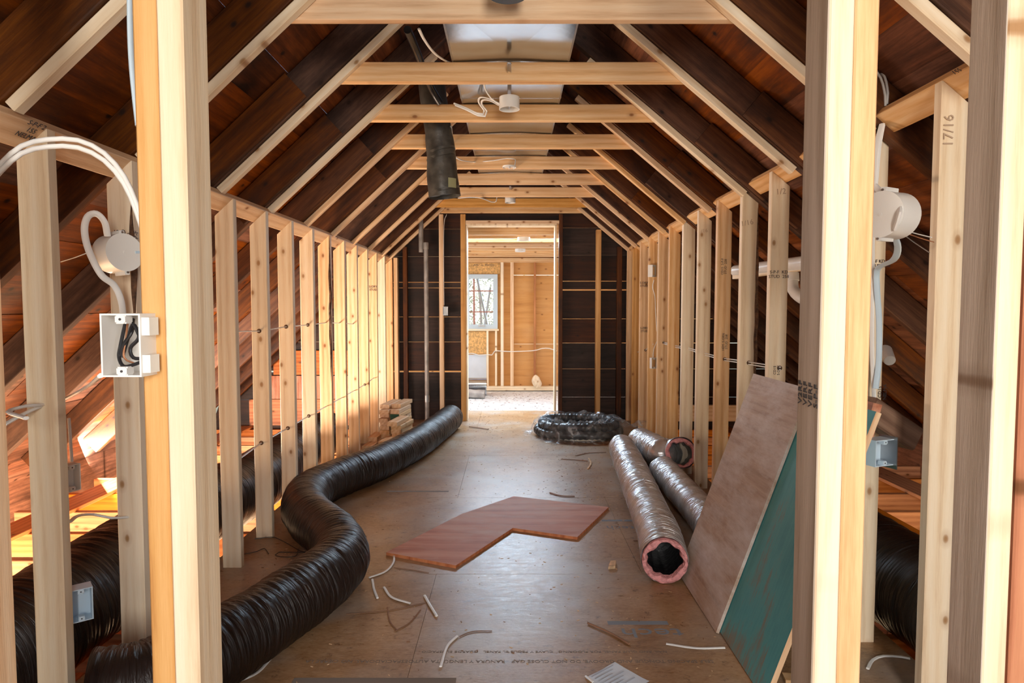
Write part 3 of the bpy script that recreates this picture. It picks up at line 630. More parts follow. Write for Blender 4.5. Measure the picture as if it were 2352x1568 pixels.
# ------------------------------------------------------------------ electrical boxes
def roundbox(name,mw,label,group=None,r=.05,dep=.055,ears=True,cat='junction box'):
    e=empty(name,None,label,cat,group,mw=mw)
    c=lathe('box_cup',[(0,0),(r,0),(r*1.0,dep*.5),(r*1.02,dep),(r*.94,dep),(r*.92,.006),(0,.006)],WPVC,mw,n=36); child(c,e)
    if ears:
        for s in (-1,1):
            bm=bmesh.new(); abox(bm,-.008,.008,s*r*.92-.006+s*.008,s*r*.92+.008+s*.008,.002,dep*.75); bmesh.ops.bevel(bm,geom=bm.edges,offset=.002,segments=1); bs=child(finish('screw_boss',bm,WPVC,mw=mw),e)
            bm=bmesh.new(); bmesh.ops.create_cone(bm,segments=12,radius1=.0035,radius2=.0035,depth=.003,cap_ends=True,matrix=Matrix.Translation((0,s*(r*.92+.008),-.0005))); sub(finish('screw',bm,STEEL,mw=mw),bs)
        bm=bmesh.new(); abox(bm,r*.55,r*1.05,-.004,.004,-.004,-.0005); child(finish('cable_slot',bm,BLUEP,mw=mw),e)
        bm=bmesh.new(); bmesh.ops.create_cone(bm,segments=14,radius1=.005,radius2=.005,depth=.002,cap_ends=True,matrix=Matrix.Translation((0,0,-.0012))); child(finish('knockout',bm,WPVC,mw=mw),e)
    return e
def ganged(name,mw,label,w=.058,h=.10,d=.07,mat=None,wires=True,group=None):
    """open single box; opening faces local -y, width x, height z"""
    mat=mat or WPVC; e=empty(name,None,label,'electrical box',group,mw=mw); t=.0028; bm=bmesh.new()
    for (x0,x1,y0,y1,z0,z1) in ((-w/2,-w/2+t,0,d,-h/2,h/2),(w/2-t,w/2,0,d,-h/2,h/2),(-w/2+t,w/2-t,0,d,-h/2,-h/2+t),(-w/2+t,w/2-t,0,d,h/2-t,h/2),(-w/2+t,w/2-t,d-t,d,-h/2+t,h/2-t)): abox(bm,x0,x1,y0,y1,z0,z1)
    child(finish('box_shell',bm,mat,mw=mw),e)
    for s in (-1,1):
        bm=bmesh.new(); abox(bm,-.008,.008,.0005,.02,s*(h/2-t-.006)-.007,s*(h/2-t-.006)+.007); bmesh.ops.bevel(bm,geom=bm.edges,offset=.0025,segments=2); bs=child(finish('screw_tab',bm,mat,mw=mw),e)
        bm=bmesh.new(); bmesh.ops.create_cone(bm,segments=10,radius1=.002,radius2=.002,depth=.001,cap_ends=True,matrix=Matrix.Translation((0,-.0001,s*(h/2-t-.006)))@Matrix.Rotation(math.pi/2,4,'X')); sub(finish('screw_hole_disc',bm,INK,mw=mw),bs)  # dark disc paints the shade of a hole; none is cut
    if wires:
        W=[((-.008,.03,.04),(-.012,.02,0),(-.014,.018,-.02),(-.004,.014,-.034),(.014,.016,-.030),(.026,.02,-.024)),((.0,.035,.04),(.006,.02,.02),(-.006,.018,.0),(-.013,.02,-.018)),((.026,.03,-.01),(.022,.015,.012),(.012,.015,.032),(.0,.02,.01),(-.010,.02,-.02)),((.026,.02,-.022),(.012,.012,-.020),(.008,.012,-.005),(.020,.014,.010),(.020,.016,.028))]
        for i,wv in enumerate(W):
            o=tube('conductor',[mw@Vector(q) for q in wv],.0028,BLACKC,n=8,step=.004); child(o,e)
        o=tube('bare_conductor',[mw@Vector(q) for q in ((-.005,.03,.04),(-.003,.02,.01),(-.006,.018,-.02),(.01,.02,-.03))],.0016,COPPER,n=6,step=.005); child(o,e)
        for z0 in (h/2-.034,-h/2+.006):
            bm=bmesh.new(); abox(bm,w/2,w/2+.012,.004,.03,z0,z0+.028); child(finish('mounting_lug',bm,mat,mw=mw),e)
    return e
yb=1.0
c=atY(277,793,yb); ganged('switch_box',Matrix.Translation(c),'open white single box with black wires, fixed beside the orange left doorway stud',w=.0625,h=.0985,d=.075)
# left round box on the bark-edged stud
c=atY(243,578,2.10); zd=Vector((-.75,.55,-.1)); mw=frame(c+Vector((.035,0,0)),zd,(0,.1,1)); roundbox('round_box',frame(c+Vector((.05,.02,0)),Vector((-.80,.42,-.05)),(.3,.6,.05)),'round white box sideways on the bark-edged left stud',r=.062,dep=.075)
c=atY(2046,492,1.86); roundbox('round_box',frame(c+Vector((-.03,0,0)),Vector((.80,.45,.0)),(-.3,.6,.05)),'round white box sideways on the cream stud behind the right doorway post',r=.066,dep=.085)
# ceiling boxes on hangers
cable_g='white cables above the ties'
def hangbox(px,py,y,label,flatd=False,sc_=1.):
    c=atY(px,py,y); mw=Matrix.Translation(c)@Matrix.Rotation(math.pi,4,'X')
    mw.translation=c+Vector((0,0,.03)); e=roundbox('ceiling_box',mw,label,r=.05*sc_,dep=.058*sc_ if not flatd else .012,ears=False,cat='ceiling box')
    bm=bmesh.new(); abox(bm,-.009,.009,-.30,.36,-.036,-.030); abox(bm,-.009,-.007,-.30,.36,-.036,-.024); abox(bm,.007,.009,-.30,.36,-.036,-.024)
    if not flatd: child(finish('hanger_bar',bm,STEEL,mw=mw@Matrix.Translation((0,0,.0))),e)
    else: bm.free()
    bm=bmesh.new(); abox(bm,-.004,.004,-.02,.02,.006,.05 if not flatd else .012); child(finish('stud_bolt',bm,STEEL,mw=mw),e)
    return c
c1=hangbox(1170,238,3.25,'white round cup box on a steel bar between the second and third collar ties')
c2=hangbox(1170,391,4.78,'flat white round box under the fifth collar tie',True)
c3=hangbox(1172,459,6.25,'small white cup box between the seventh and eighth collar ties')
def cab(name,pts,label,r=.006,mat=None,flat=.6,cat='cable',group=None,n=8,step=.02):
    return tag(tube(name,pts,r,mat or CABLE,n=n,step=step,flat=flat),label,cat,group)
cab('electrical_cable',[atY(px,py,y) for px,py,y in ((1148,240,3.2),(1128,226,3.2),(1115,205,3.2),(1112,188,3.1))],'white cable rising from the cup box past the second collar tie',.0055)
cab('electrical_cable',[atY(px,py,y) for px,py,y in ((1148,238,3.24),(1122,226,3.3),(1103,224,3.4),(1100,236,3.5),(1112,254,3.56),(1110,262,3.57),(1095,260,3.58),(1070,248,3.58),(1042,237,3.56))],'white cable looping from the cup box along the third collar tie',.0055)
cab('electrical_cable',[atY(px,py,y) for px,py,y in ((1148,243,3.24),(1125,231,3.3),(1109,230,3.4),(1107,240,3.5),(1118,255,3.555),(1114,267,3.565),(1098,265,3.57),(1072,252,3.57),(1045,241,3.555))],'lower twin white cable looping from the cup box along the third collar tie',.0055)
cab('electrical_cable',[atY(px,py,y) for px,py,y in ((962,66,2.5),(975,92,2.6),(998,122,2.8),(1028,142,3.0),(1060,150,3.1))],'white cable curving left of the metal duct near the ridge',.006)
cab('electrical_cable',[atY(px,py,y) for px,py,y in ((1036,290,3.9),(1040,330,4.2),(1048,362,4.5),(1085,372,4.8),(1130,369,4.8),(1165,364,4.8),(1184,367,4.8),(1183,376,4.8),(1180,388,4.78))],'white cable sagging along the fifth collar tie to the flat round box',.006)
cab('electrical_cable',[atY(px,py,y) for px,py,y in ((1052,455,6.0),(1080,453,6.0),(1105,455,6.02),(1130,464,6.2),(1140,462,6.2),(1141,453,6.2),(1160,450,6.25))],'white cable running to the small far cup box',.007)
# ------------------------------------------------------------------ left side cables
for i,dy in enumerate((0,.012)):
    pts=[atY(px,py+ (17 if i else 0),1.22) for px,py in ((-70,460),(0,378),(50,335),(110,320),(180,322),(240,352),(285,405),(312,465),(330,520))]
    cab('electrical_cable',pts,f'pale thick cable arching before the left studs, {"upper" if i==0 else "lower"} of the two',.0046,CABLE,1.,n=12)
cab('electrical_cable',[atY(px,py,1.16) for px,py in ((299,-60),(299,40),(302,130),(309,210),(318,290))],'pale blue cable hanging down beside the orange left doorway stud',.0075,BLUEP,.6,n=12)
cab('electrical_cable',[atY(px,py,y) for px,py,y in ((247,542,2.08),(240,510,2.06),(222,491,2.05),(202,497,2.04),(194,528,2.04),(204,575,2.04),(232,630,2.05),(262,655,2.08),(278,690,2.1),(284,735,2.14))],'white cable looping off the left round box and down the stud',.010,CABLE,.45,n=12,step=.006)
cab('electrical_cable',[atY(px,py,y) for px,py,y in ((60,960,1.6),(20,945,1.7),(60,932,1.78),(98,929,1.84),(150,915,2.05),(200,888,1.7),(232,862,1.2))],'white cable through the nearest left stud to the open switch box',.0068,CABLE,.7)
cab('electrical_cable',[atY(px,py,y) for px,py,y in ((10,975,1.7),(55,950,1.78),(98,932,1.85),(130,930,1.95))],'second white cable entering the hole of the nearest left stud',.0065,CABLE,.7)
cab('electrical_cable',[atY(px,py,y) for px,py,y in ((160,1198,2.0),(180,1184,2.1),(215,1181,2.18),(255,1189,2.2),(295,1187,2.25)) ],'grey cable waving into the bark-edged left stud low down',.0075,CABLE,.6)
cab('thin_wire',[atY(px,py,y) for px,py,y in ((140,601,2.2),(175,590,2.1),(215,575,2.1))],'thin bare wires poking out left of the round box',.0016,CABLE,1.)
c=atY(187,1390,1.9); ganged('low_outlet_box',frame(c,(0,0,1),(.75,.62,0)),'small white outlet box low on the nearest left stud',w=.06,h=.10,d=.05,wires=False,mat=BLUEP)
c=atY(167,1098,2.0); ganged('side_box',frame(c,(0,0,1),(.4,.9,0)),'slim grey-white box mid-height behind the nearest left stud',w=.05,h=.085,d=.035,wires=False)
cab('electrical_cable',[atY(px,py,2.0) for px,py in ((158,960,),(161,1000),(165,1060))],'white cable dropping into the slim box behind the nearest left stud',.006,CABLE,.6)
# cables through the studs; dark discs paint the shade of drilled holes
def hole(st,p):
    bm=bmesh.new(); bmesh.ops.create_cone(bm,segments=16,radius1=.012,radius2=.012,depth=.0012,cap_ends=True); mw=frame(p,(0,1,0),(1,0,0)); o=finish('hole_disc',bm,BARK); o.parent=st; o.matrix_basis=st.matrix_world.inverted()@mw
def through(lst,studs,side,label,dz=0,r=.0055,mk=True):
    pts=[]; 
    for n,px,py in lst:
        st=studs[n]; yf=st.matrix_world.translation.y-.019; p=atY(px,py,yf); 
        p.x=max(-WL-.075,min(-WL-.015,p.x)) if side<0 else min(WR+.075,max(WR+.015,p.x))
        if mk: hole(st,p)
        pts+= [p+Vector((0,-.002,dz)),p+Vector((0,.04,dz))]
    return cab('electrical_cable',pts,label,r,CABLE,.6,step=.04)
through([(3,515,762),(4,595,760),(5,657,750),(6,707,746),(7,748,741),(8,779,742),(9,810,744)],studL,-1,'white cable threaded at chest height through the left studs')
through([(3,525,1070),(4,600,1017),(5,661,983),(6,709,955),(7,751,932),(8,785,913),(9,813,897),(10,838,883),(11,858,868)],studL,-1,'white cable threaded low through the left studs')
lr=[(3,1791,845),(4,1720,833),(5,1664.5,824.6),(6,1620,812.6),(7,1582.5,800),(8,1551.5,795),(9,1524.6,786.7)]
through(lr,studR,1,'upper white cable of the pair threaded through the right studs',.005)
through(lr,studR,1,'lower white cable of the pair threaded through the right studs',-.008,mk=False)
through([(10,1500,790),(11,1482.6,804),(12,1464.7,808.4)],studR,1,'white cable through the farthest right studs')
# boxes on far studs
c=atY(832,664,6.06-.1); roundbox('round_box',frame(c+Vector((.0,0,0)),Vector((-.8,.5,0)),(.5,.8,0)),'small round white box on the tenth left stud',r=.055,dep=.06)
cab('electrical_cable',[atY(px,py,5.93) for px,py in ((830,680),(836,692),(834,710),(826,735),(817,744))],'white cable hanging from the small far left round box',.006)
c=atY(1503,622,studR[10].location.y-.05); ganged('switch_box',frame(c,(0,0,1),(.7,.7,0)),'white box high on the far right wall with a cable below',w=.06,h=.11,d=.05,wires=False)
c=atY(1503,834,studR[10].location.y-.06); ganged('outlet_box',frame(c,(0,0,1),(.95,.2,0)),'pale outlet box lower on the far right wall',w=.055,h=.10,d=.05,wires=False,mat=WPVC)
yy=studR[10].location.y-.05
cab('electrical_cable',[atY(px,py,yy) for px,py in ((1502,643),(1499,660),(1504,680),(1506,720),(1509,760),(1512,775),(1506,790),(1501,805),(1500,824))],'white cable linking the two far right boxes',.006)
c=atY(1023,714,7.04); ganged('switch_box',Matrix.Translation(c),'small metal switch box on the slim end wall stud',w=.055,h=.095,d=.05,wires=False,mat=STEEL)
cab('electrical_cable',[atY(px,py,7.06) for px,py in ((1026,492),(1020,515),(1019,600),(1020,700))],'white cable running down the slim end wall stud to its box',.006)
# ------------------------------------------------------------------ right side details
yr=WRy[1]-.045
cab('electrical_cable',[atY(px,py,y) for px,py,y in ((2006,140,2.3),(2030,175,2.3),(2038,215,2.3),(2036,240,2.3))],'pair of white cables arching above the right plate, first',.008,CABLE,.6)
cab('electrical_cable',[atY(px,py,y) for px,py,y in ((2000,150,2.3),(2022,180,2.3),(2032,220,2.3),(2033,244,2.3))],'pair of white cables arching above the right plate, second',.008,CABLE,.6)
cab('electrical_cable',[atY(px,py,y) for px,py,y in ((2026,285,2.28),(2015,330,2.27),(2009,400,2.28),(2008,425,2.28),(2020,438,2.25),(2045,440,2.1),(2062,455,1.9),(2066,490,1.8),(2055,525,1.82))],'white cable from the right plate hole looping over the round box',.011,CABLE,.5)
cab('electrical_cable',[atY(px,py,y) for px,py,y in ((2028,288,2.29),(2019,340,2.28),(2012,420,2.28),(2006,470,2.29),(2004,600,2.3),(2003,800,2.3),(2008,925,2.3))],'white cable running straight down the cream stud behind the right post',.008,CABLE,.5)
cab('electrical_cable',[atY(px,py,y) for px,py,y in ((2044,533,1.9),(2058,550,1.92),(2062,575,1.98),(2052,597,2.05),(2025,610,2.22),(2014,622,2.27),(2014,660,2.28),(2019,740,2.28),(2018,830,2.28),(2011,892,2.28))],'pale cable leaving the round box below and dropping down the cream stud',.010,BLUEP,.5)
for i,(a,b) in enumerate((((2073,527),(2140,545)),((2070,531),(2145,556)),((2068,533),(2135,580)))):
    cab('thin_wire',[atY(*a,1.95),atY((a[0]+b[0])/2,(a[1]+b[1])/2+1,1.9),atY(*b,1.85)],f'thin wire sticking right from the right round box, {ORD[i+1]} from above',.0015,(CABLE,COPPER,STEEL)[i],1.)
c=atY(2034,1040,2.05); bx=ganged('metal_box',frame(c,(0,0,1),(.9,.35,0)),'pale blue metal box low on the stud right of the doorway posts',w=.088,h=.085,d=.05,mat=BLUEP,wires=False)
bm=bmesh.new(); abox(bm,.036,.0395,-.012,.055,-.055,.05); child(finish('cover_flange',bm,STEEL,mw=bx.matrix_basis),bx)
a=atY(1985,935,2.2); b=atY(2090,1005,2.25); o=board('timber_offcut',a,b,.085,.075,(0,0,1),BROWNP,ch=.006); tag(o,'grey-brown timber offcut wedged behind the blue metal box','offcut')
a=atY(2008,925,2.12); b=atY(1985,1010,2.12); o=board('timber_offcut',a,b,.05,.03,(0,1,0),REDPLY); tag(o,'reddish splinter of board behind the right doorway post','offcut')
# white pvc pipe behind the right studs
pv=empty('drain_pipe',(1.6,3.6,1.45),'white plastic drain pipe with elbow behind the right studs','pipe')
P1=[atY(px,py,y) for px,py,y in ((1690,622,4.6),(1740,616,4.25),(1800,609,3.9),(1860,602,3.6))]
child(tube('pipe_shaft',P1,.040,WPVC,n=20,step=.1),pv)
P2=[atY(1818,625,3.85),atY(1820,645,3.84),atY(1822,665,3.82),atY(1835,680,3.78),atY(1852,690,3.7)]
child(tube('elbow',P2,.033,WPVC,n=18,step=.02),pv)
child(tube('coupling',[atY(1819,628,3.85),atY(1820,645,3.84)],.039,WPVC,n=18,step=.1),pv)
o=board('ledger_board',atY(1690,636,4.6),atY(1866,612,3.6),.03,.05,(0,0,1),PALE); tag(o,'pale strip under the white drain pipe behind the right studs','board')
P3=[atY(2030,808,2.75),atY(2044,828,2.68)]
tag(tube('vent_stub',P3,.032,WPVC,n=20,step=.05,rf=lambda s,a,t:.034*(1-.35*t**3)),'white rounded pipe end right of the cream stud','pipe')
cab('electrical_cable',[atZ(px,py,.006) for px,py in ((1993,1535),(2005,1515),(2030,1506),(2070,1508),(2090,1512))],'white cable scrap curling on the floor at the right',.006)
# lumber pencil and stamps
def stamp(st,body,px,py,size,yf,rot=0,mat=None,wx=1.):
    p=atY(px,py,yf-.0006); mw=Matrix.Translation(p)@Matrix.Rotation(math.pi/2,4,'X')@Matrix.Rotation(rot,4,'Z')@Matrix.Diagonal((wx,1,1,1)); return text('grade_stamp',body,size,mat or INK,mw,st)
yf=lambda st: st.matrix_world.translation.y-.019-.0035
stamp(studL[1],'CD15\nSTUD\n258\nS-P-F',291,545,.022,yf(studL[1]),math.pi/2)
stamp(studR[5],'CD15  S-P-F\nSTUD  258',1663,612,.020,yf(studR[5]),math.pi/2); stamp(studR[5],'HEM  S-GRN\nSTUD  258',1665,785,.020,yf(studR[5]),math.pi/2)
stamp(studR[3],'S-P-F  KD\nSTUD  258',1789,630,.022,yf(studR[3]),0); stamp(studR[3],'CD15\nS-DRY',1784,850,.018,yf(studR[3]),math.pi/2)
stamp(studR[11],'S-DRY\nSTUD',1479,653,.03,yf(studR[11])); stamp(studR[11],'S-DRY\nSTUD',1480,757,.03,yf(studR[11]))
stamp(studR[1],'S-P-F KD HT\nSTUD  258',2022,605,.016,yf(studR[1])); stamp(studR[1],'CD15\nNELMA',2027,900,.018,yf(studR[1]),math.pi/2)
stamp(studL[11],'S-DRY\nSTUD',857,662,.03,yf(studL[11])); 
stamp(studR[0],'17/16',2180,300,.042,yf(studR[0]),math.pi/2,PENC); stamp(studR[4],'1/16',1716,512,.04,yf(studR[4]),.2,PENC); stamp(studR[3],'1/2',1794,440,.04,yf(studR[3]),.1,PENC)
stamp(studR[6],'/16',1618,530,.035,yf(studR[6]),.1,PENC)
# NELMA stamps on tilted plate undersides
def pstamp(pl,body,px,py,S,sx,x0,z0):
    n=Vector((sx*S,0,1)).normalized(); r=ray(px,py); o=Vector((0,0,H)); P0=Vector((x0,0,z0)); t=(P0-o).dot(n)/r.dot(n); p=o+r*t-n*.0006
    z=-n; x=Vector((0,-1 if sx<0 else -1,0)); x=(x-z*x.dot(z)).normalized(); y=z.cross(x); m=Matrix((x,y,z)).transposed().to_4x4(); m.translation=p
    text('grade_stamp',body,.022,INK,m@Matrix.Rotation(math.pi if sx<0 else 0,4,'Z'),pl)
pstamp(PLL,'S-P-F 2\n155\nNELMA',72,300,SL,-1,-WL,1.748); pstamp(PLR,'155\nNELMA',2205,170,SR,1,WR,1.926)
# stamp on grey side of right post
x=(1887.5-CX)/F*Y0-.0028; p=atX(1856,905,x); m=Matrix(((0,0,-1,0),(-1,0,0,0),(0,1,0,0),(0,0,0,1))); m.translation=p+Vector((-.0006,0,0))
text('grade_stamp','V2RF\nVERF\nVERF\nS-P-F',.019,INK,m@Matrix.Rotation(math.pi/2,4,'Z'),PR1)
# ------------------------------------------------------------------ flexible ducts
def flex(name,pts,r,mat,label,pitch=.028,amp=.035,seed=0,step=.006,n=44,open_end=None,ring=True,group=None,sag=.0):
    e=empty(name,pts[0],label,'flexible duct',group)
    def rf(s,a,t):
        ph=s/pitch*2*math.pi+a*1.0+2.6*noise.noise((s*3,math.cos(a)*1.3+seed,math.sin(a)*1.3))
        v=abs(math.sin(ph/2))**.8*(.6+.8*abs(noise.noise((s*5,math.cos(a)*1.2,math.sin(a)*1.2+seed))))
        w=noise.noise((s*20,math.cos(a)*1.0+seed,math.sin(a)*1.0))+.7*noise.noise((s*60,math.cos(a)*1.6+seed,math.sin(a)*1.6))
        big=noise.noise((s*2.2,seed+math.cos(a)*.8,math.sin(a)*.8))
        return r*(1+amp*(v-.6)+.030*w+.045*big)
    child(tube('outer_jacket',pts,r,mat,n=n,step=step,rf=rf,caps=not open_end),e)
    if open_end:
        path=spline(pts,.02)
        ends=[]
        if 'far' in open_end: ends.append((path[0],(path[0]-path[2]).normalized()))
        if 'near' in open_end: ends.append((path[-1],(path[-1]-path[-3]).normalized()))
        for p,d in ends:
            k=seed
            def rr(s,a,t,k=k): return r*(.93+.05*noise.noise((math.cos(a)*2,math.sin(a)*2,k)))
            child(tube('insulation_ring',[p-d*.06,p-d*.02,p+d*.006],r*.93,PINK,n=40,step=.01,rf=rr,caps=False),e)
            # annular face
            bm=bmesh.new(); fr=frame(p+d*.006,d,(0,0,1)); N=60; rings=[]
            for j,(q,zz) in enumerate(((.96,-.012),(.95,.004),(.86,.010),(.76,.006),(.70,-.02),(.69,-.16),(.66,-.3))):
                rings.append([bm.verts.new(fr@Vector(((math.cos(2*math.pi*i/N)),(math.sin(2*math.pi*i/N)),0)).xyz*1) if False else bm.verts.new(fr@Vector((math.cos(2*math.pi*i/N)*r*q*(1+.22*noise.noise((math.cos(2*math.pi*i/N)*2.6,math.sin(2*math.pi*i/N)*2.6,k+j*.15))*(j>1)),math.sin(2*math.pi*i/N)*r*q*(1+.22*noise.noise((math.cos(2*math.pi*i/N)*2.6,math.sin(2*math.pi*i/N)*2.6,k+5+j*.15))*(j>1)),zz+.012*noise.noise((i*.4,k,j))))) for i in range(N)])
            for j in range(len(rings)-1):
                for i in range(N):
                    f=bm.faces.new((rings[j][i],rings[j][(i+1)%N],rings[j+1][(i+1)%N],rings[j+1][i])); f.material_index=0 if j<4 else 1
            bm.faces.new(rings[-1]).material_index=1
            child(finish('insulation_end',bm,[PINK,BLACKI],smooth=True),e)
    return e
R1=.128
pp=[(210,1600),(330,1575),(430,1530),(520,1478),(640,1400),(735,1332),(783,1282),(768,1235),(722,1198),(700,1163),(716,1128),(780,1096),(870,1062),(955,1018),(1010,980),(1036,958)]
pts=[]
for i,(px,py) in enumerate(pp):
    rr=R1*(1 if i<10 else 1-.018*(i-9)); pts.append(atZ(px,py,rr))
flex('flexible_duct',pts,R1,BLACKD,'long black insulated duct snaking in an S across the left floor',seed=2,amp=.04,pitch=.032)
LD=[(-1.72,.9,.10),(-1.69,1.8,.11),(-1.685,2.6,.13),(-1.72,3.4,.14),(-1.685,4.2,.11),(-1.72,5.0,.10),(-1.70,5.9,.10)]
flex('flexible_duct',LD,.20,BLACKD,'fat black duct lying in the eave behind the left studs',seed=5,amp=.026,pitch=.026,step=.006)
RD=[(1.72,1.5,.08),(1.66,2.1,.11),(1.64,2.8,.11),(1.66,3.6,.10),(1.7,4.6,.10)]
flex('flexible_duct',RD,.20,BLACKD,'fat black duct lying in the eave behind the right studs',seed=9,amp=.026,pitch=.026,step=.006)
s1=[atZ(px,py,z) for px,py,z in ((1428,1027,.105),(1454,1085,.105),(1486,1160,.105),(1512,1225,.105),(1527,1287,.105))]
flex('flexible_duct',s1,.107,SILVD,'long silver insulated duct with open pink end, nearest on the right floor',seed=11,amp=.085,pitch=.022,open_end=('near',),step=.005)
s2=[atZ(1470,1012,.11),atZ(1492,1024,.12),atZ(1518,1040,.16),atY(1548,1041,4.95),atY(1563,1040,4.62)]
flex('flexible_duct',s2,.112,SILVD,'short silver duct with gaping pink-rimmed mouth by the right studs',seed=14,amp=.085,pitch=.022,open_end=('near',),step=.005)
s3=[atZ(1522,1078,.10),atZ(1560,1120,.10),atZ(1606,1172,.10),atZ(1650,1230,.10)]
flex('flexible_duct',s3,.095,SILVD,'silver duct running behind the leaning plywood under the gaping one',seed=17,amp=.085,pitch=.022,step=.005)
# coil of corrugated pipe in film
cc=Vector((.665,6.30,.0)); ce=empty('pipe_coil',cc,'coil of black corrugated pipe wrapped in clear film on the floor','pipe coil')
for j,(R_,z_) in enumerate(((.33,.055),(.40,.055),(.36,.125))):
    path=[cc+Vector((math.cos(a)*R_,math.sin(a)*R_*.88,z_+.006*math.sin(3*a))) for a in [2*math.pi*i/150*1.0 for i in range(150)]]
    child(tube('coil_turn',path,.04,BLACKC,n=14,raw=True,rf=lambda s,a,t:.038+.004*math.sin(s*260)),ce)
bm=bmesh.new(); N=120; prof=[(.24,.09),(.27,.15),(.32,.185),(.38,.175),(.44,.13),(.465,.07),(.47,.012),(.54,.006)]; rings=[]
for j,(q,z) in enumerate(prof):
    ring=[]
    for i in range(N):
        a=2*math.pi*i/N; nz=noise.noise((math.cos(a)*5,math.sin(a)*5,j*.6)); n2=noise.noise((math.cos(a)*14,math.sin(a)*14,j))
        ext=1+(.30 if j==len(prof)-1 else .05)*max(0,nz)+.25*max(0,math.cos(a-.05))**30*(j>4)
        ring.append(bm.verts.new(cc+Vector((math.cos(a)*q*ext,math.sin(a)*q*.9*ext,max(.003,z+.02*n2+.03*nz*(j<6)+.12*max(0,math.cos(a-.05))**40*(j>5))))))
    rings.append(ring)
for j in range(len(rings)-1):
    for i in range(N): bm.faces.new((rings[j][i],rings[j][(i+1)%N],rings[j+1][(i+1)%N],rings[j+1][i]))
fo=child(finish('plastic_film',bm,FILM,smooth=True),ce); fo['label']='crumpled clear plastic wrapping'
# ------------------------------------------------------------------ leaning sheets
def sheet(name,corner,u,v,w_,h_,t_,mat,label,edge=None):
    u=Vector(u).normalized(); v=Vector(v).normalized(); n=u.cross(v); bm=bmesh.new(); c=Vector(corner)
    m=Matrix((n,u,v)).transposed().to_4x4(); m.translation=c
    abox(bm,-t_,0,0,w_,0,h_)
    for f in bm.faces:
        f.material_index=0 if abs(f.calc_center_median().x)<1e-6 or abs(f.calc_center_median().x+t_)<1e-6 else 1
    bmesh.ops.bevel(bm,geom=bm.edges,offset=.0015,segments=1)
    return tag(finish(name,bm,[mat,edge or mat],mw=m),label,'plywood sheet')
lean=Vector((.335,0,.94)).normalized()
sheet('plywood_sheet',(.800,2.42,.002),(0,1,0),lean,.56,1.0,.012,TANPLY,'weathered tan plywood sheet leaning near the right studs',TANPLY)
sheet('plywood_sheet',(.822,1.99,.002),(0,1,0),lean,.90,.98,.018,TEAL,'teal-painted plywood sheet leaning behind the tan one at the right',PINE)
# flip so faces look toward the passage: handled by both faces sharing the material
# L-shaped reddish plywood scrap on floor
poly=[(887,1268),(1047,1298),(1178,1212),(1326,1233),(1398,1164),(1180,1139),(1060,1180)]
bm=bmesh.new(); P=[atZ(a,b,.016) for a,b in poly]; org=P[0].copy()
top=[bm.verts.new(Vector((q.x-org.x,q.y-org.y,0))) for q in P]; bot=[bm.verts.new(Vector((q.x-org.x,q.y-org.y,-.0155))) for q in P]
f=bm.faces.new(top); bm.faces.new(bot[::-1])
for i in range(len(P)): g=bm.faces.new((top[i],bot[i],bot[(i+1)%len(P)],top[(i+1)%len(P)])); g.material_index=1
bmesh.ops.recalc_face_normals(bm,faces=bm.faces)
tag(finish('plywood_scrap',bm,[REDPLY,REDW],mw=Matrix.Translation(org)),'angled reddish plywood scrap lying flat in the middle of the floor','plywood scrap')
# ------------------------------------------------------------------ lumber stack
def lay_piece(xc,yf_,ln,z,yaw,mat,label,name='lumber_offcut',endmat=None):
    d=Vector((math.sin(yaw),math.cos(yaw),0)); a=Vector((xc,yf_,z+.019)); o=board(name,a,a+d*ln,.089,.0375,(1,0,0),mat); tag(o,label,'lumber offcut','lumber offcuts stacked by the left studs')
    if endmat:
        bm=bmesh.new(); abox(bm,-.043,.043,-.0175,.0175,-.0012,-.0002); e=finish('painted_end',bm,endmat); e.parent=o; e['label']='dark green painted end'
    return o
nA=9
for i in range(9):
    top=i==8; lb='topmost' if top else f'{ORD[i+1]} from the floor'
    lay_piece(-1.168+random.uniform(-.004,.004),5.92+random.uniform(-.05,.05),.36,.0392*i,.15,PINE,f'pine offcut in the rear left column of the lumber stack, {lb}')
    lay_piece(-1.068+random.uniform(-.002,.002),5.94+random.uniform(-.05,.05),.36,.0392*i,.15,PINE,f'pine offcut in the rear right column of the lumber stack, {lb}',endmat=GREENP if i in(3,5,6) else None)
for i in range(7):
    lb='topmost' if i==6 else f'{ORD[i+1]} from the floor'
    lay_piece(-.992+random.uniform(-.006,.006)-.02*(i==6),5.55+random.uniform(-.045,.045)-.03*(i==6),.34,.0392*i,.16+random.uniform(-.02,.02),PINE,f'pine offcut in the front column of the lumber stack, {lb}',endmat=GREENP if i==0 else None)
for i,(px,py,z,yw) in enumerate(((858,969,.19,.25),)):
    pass
for i,(x_,y_,z_,yw,lb) in enumerate(((-1.262,5.62,0,.3,'pine offcut lying on the floor nearest the left studs'),(-1.160,5.50,0,.5,'pine offcut lying loose before the rear left column'),(-1.255,5.80,.0385,.15,'pine offcut lying second on the pile nearest the left studs'),(-1.12,5.62,.0385,.45,'pine offcut lying askew across the loose floor offcuts'))):
    lay_piece(x_,y_,.26,z_,yw*.3,PINE,lb)
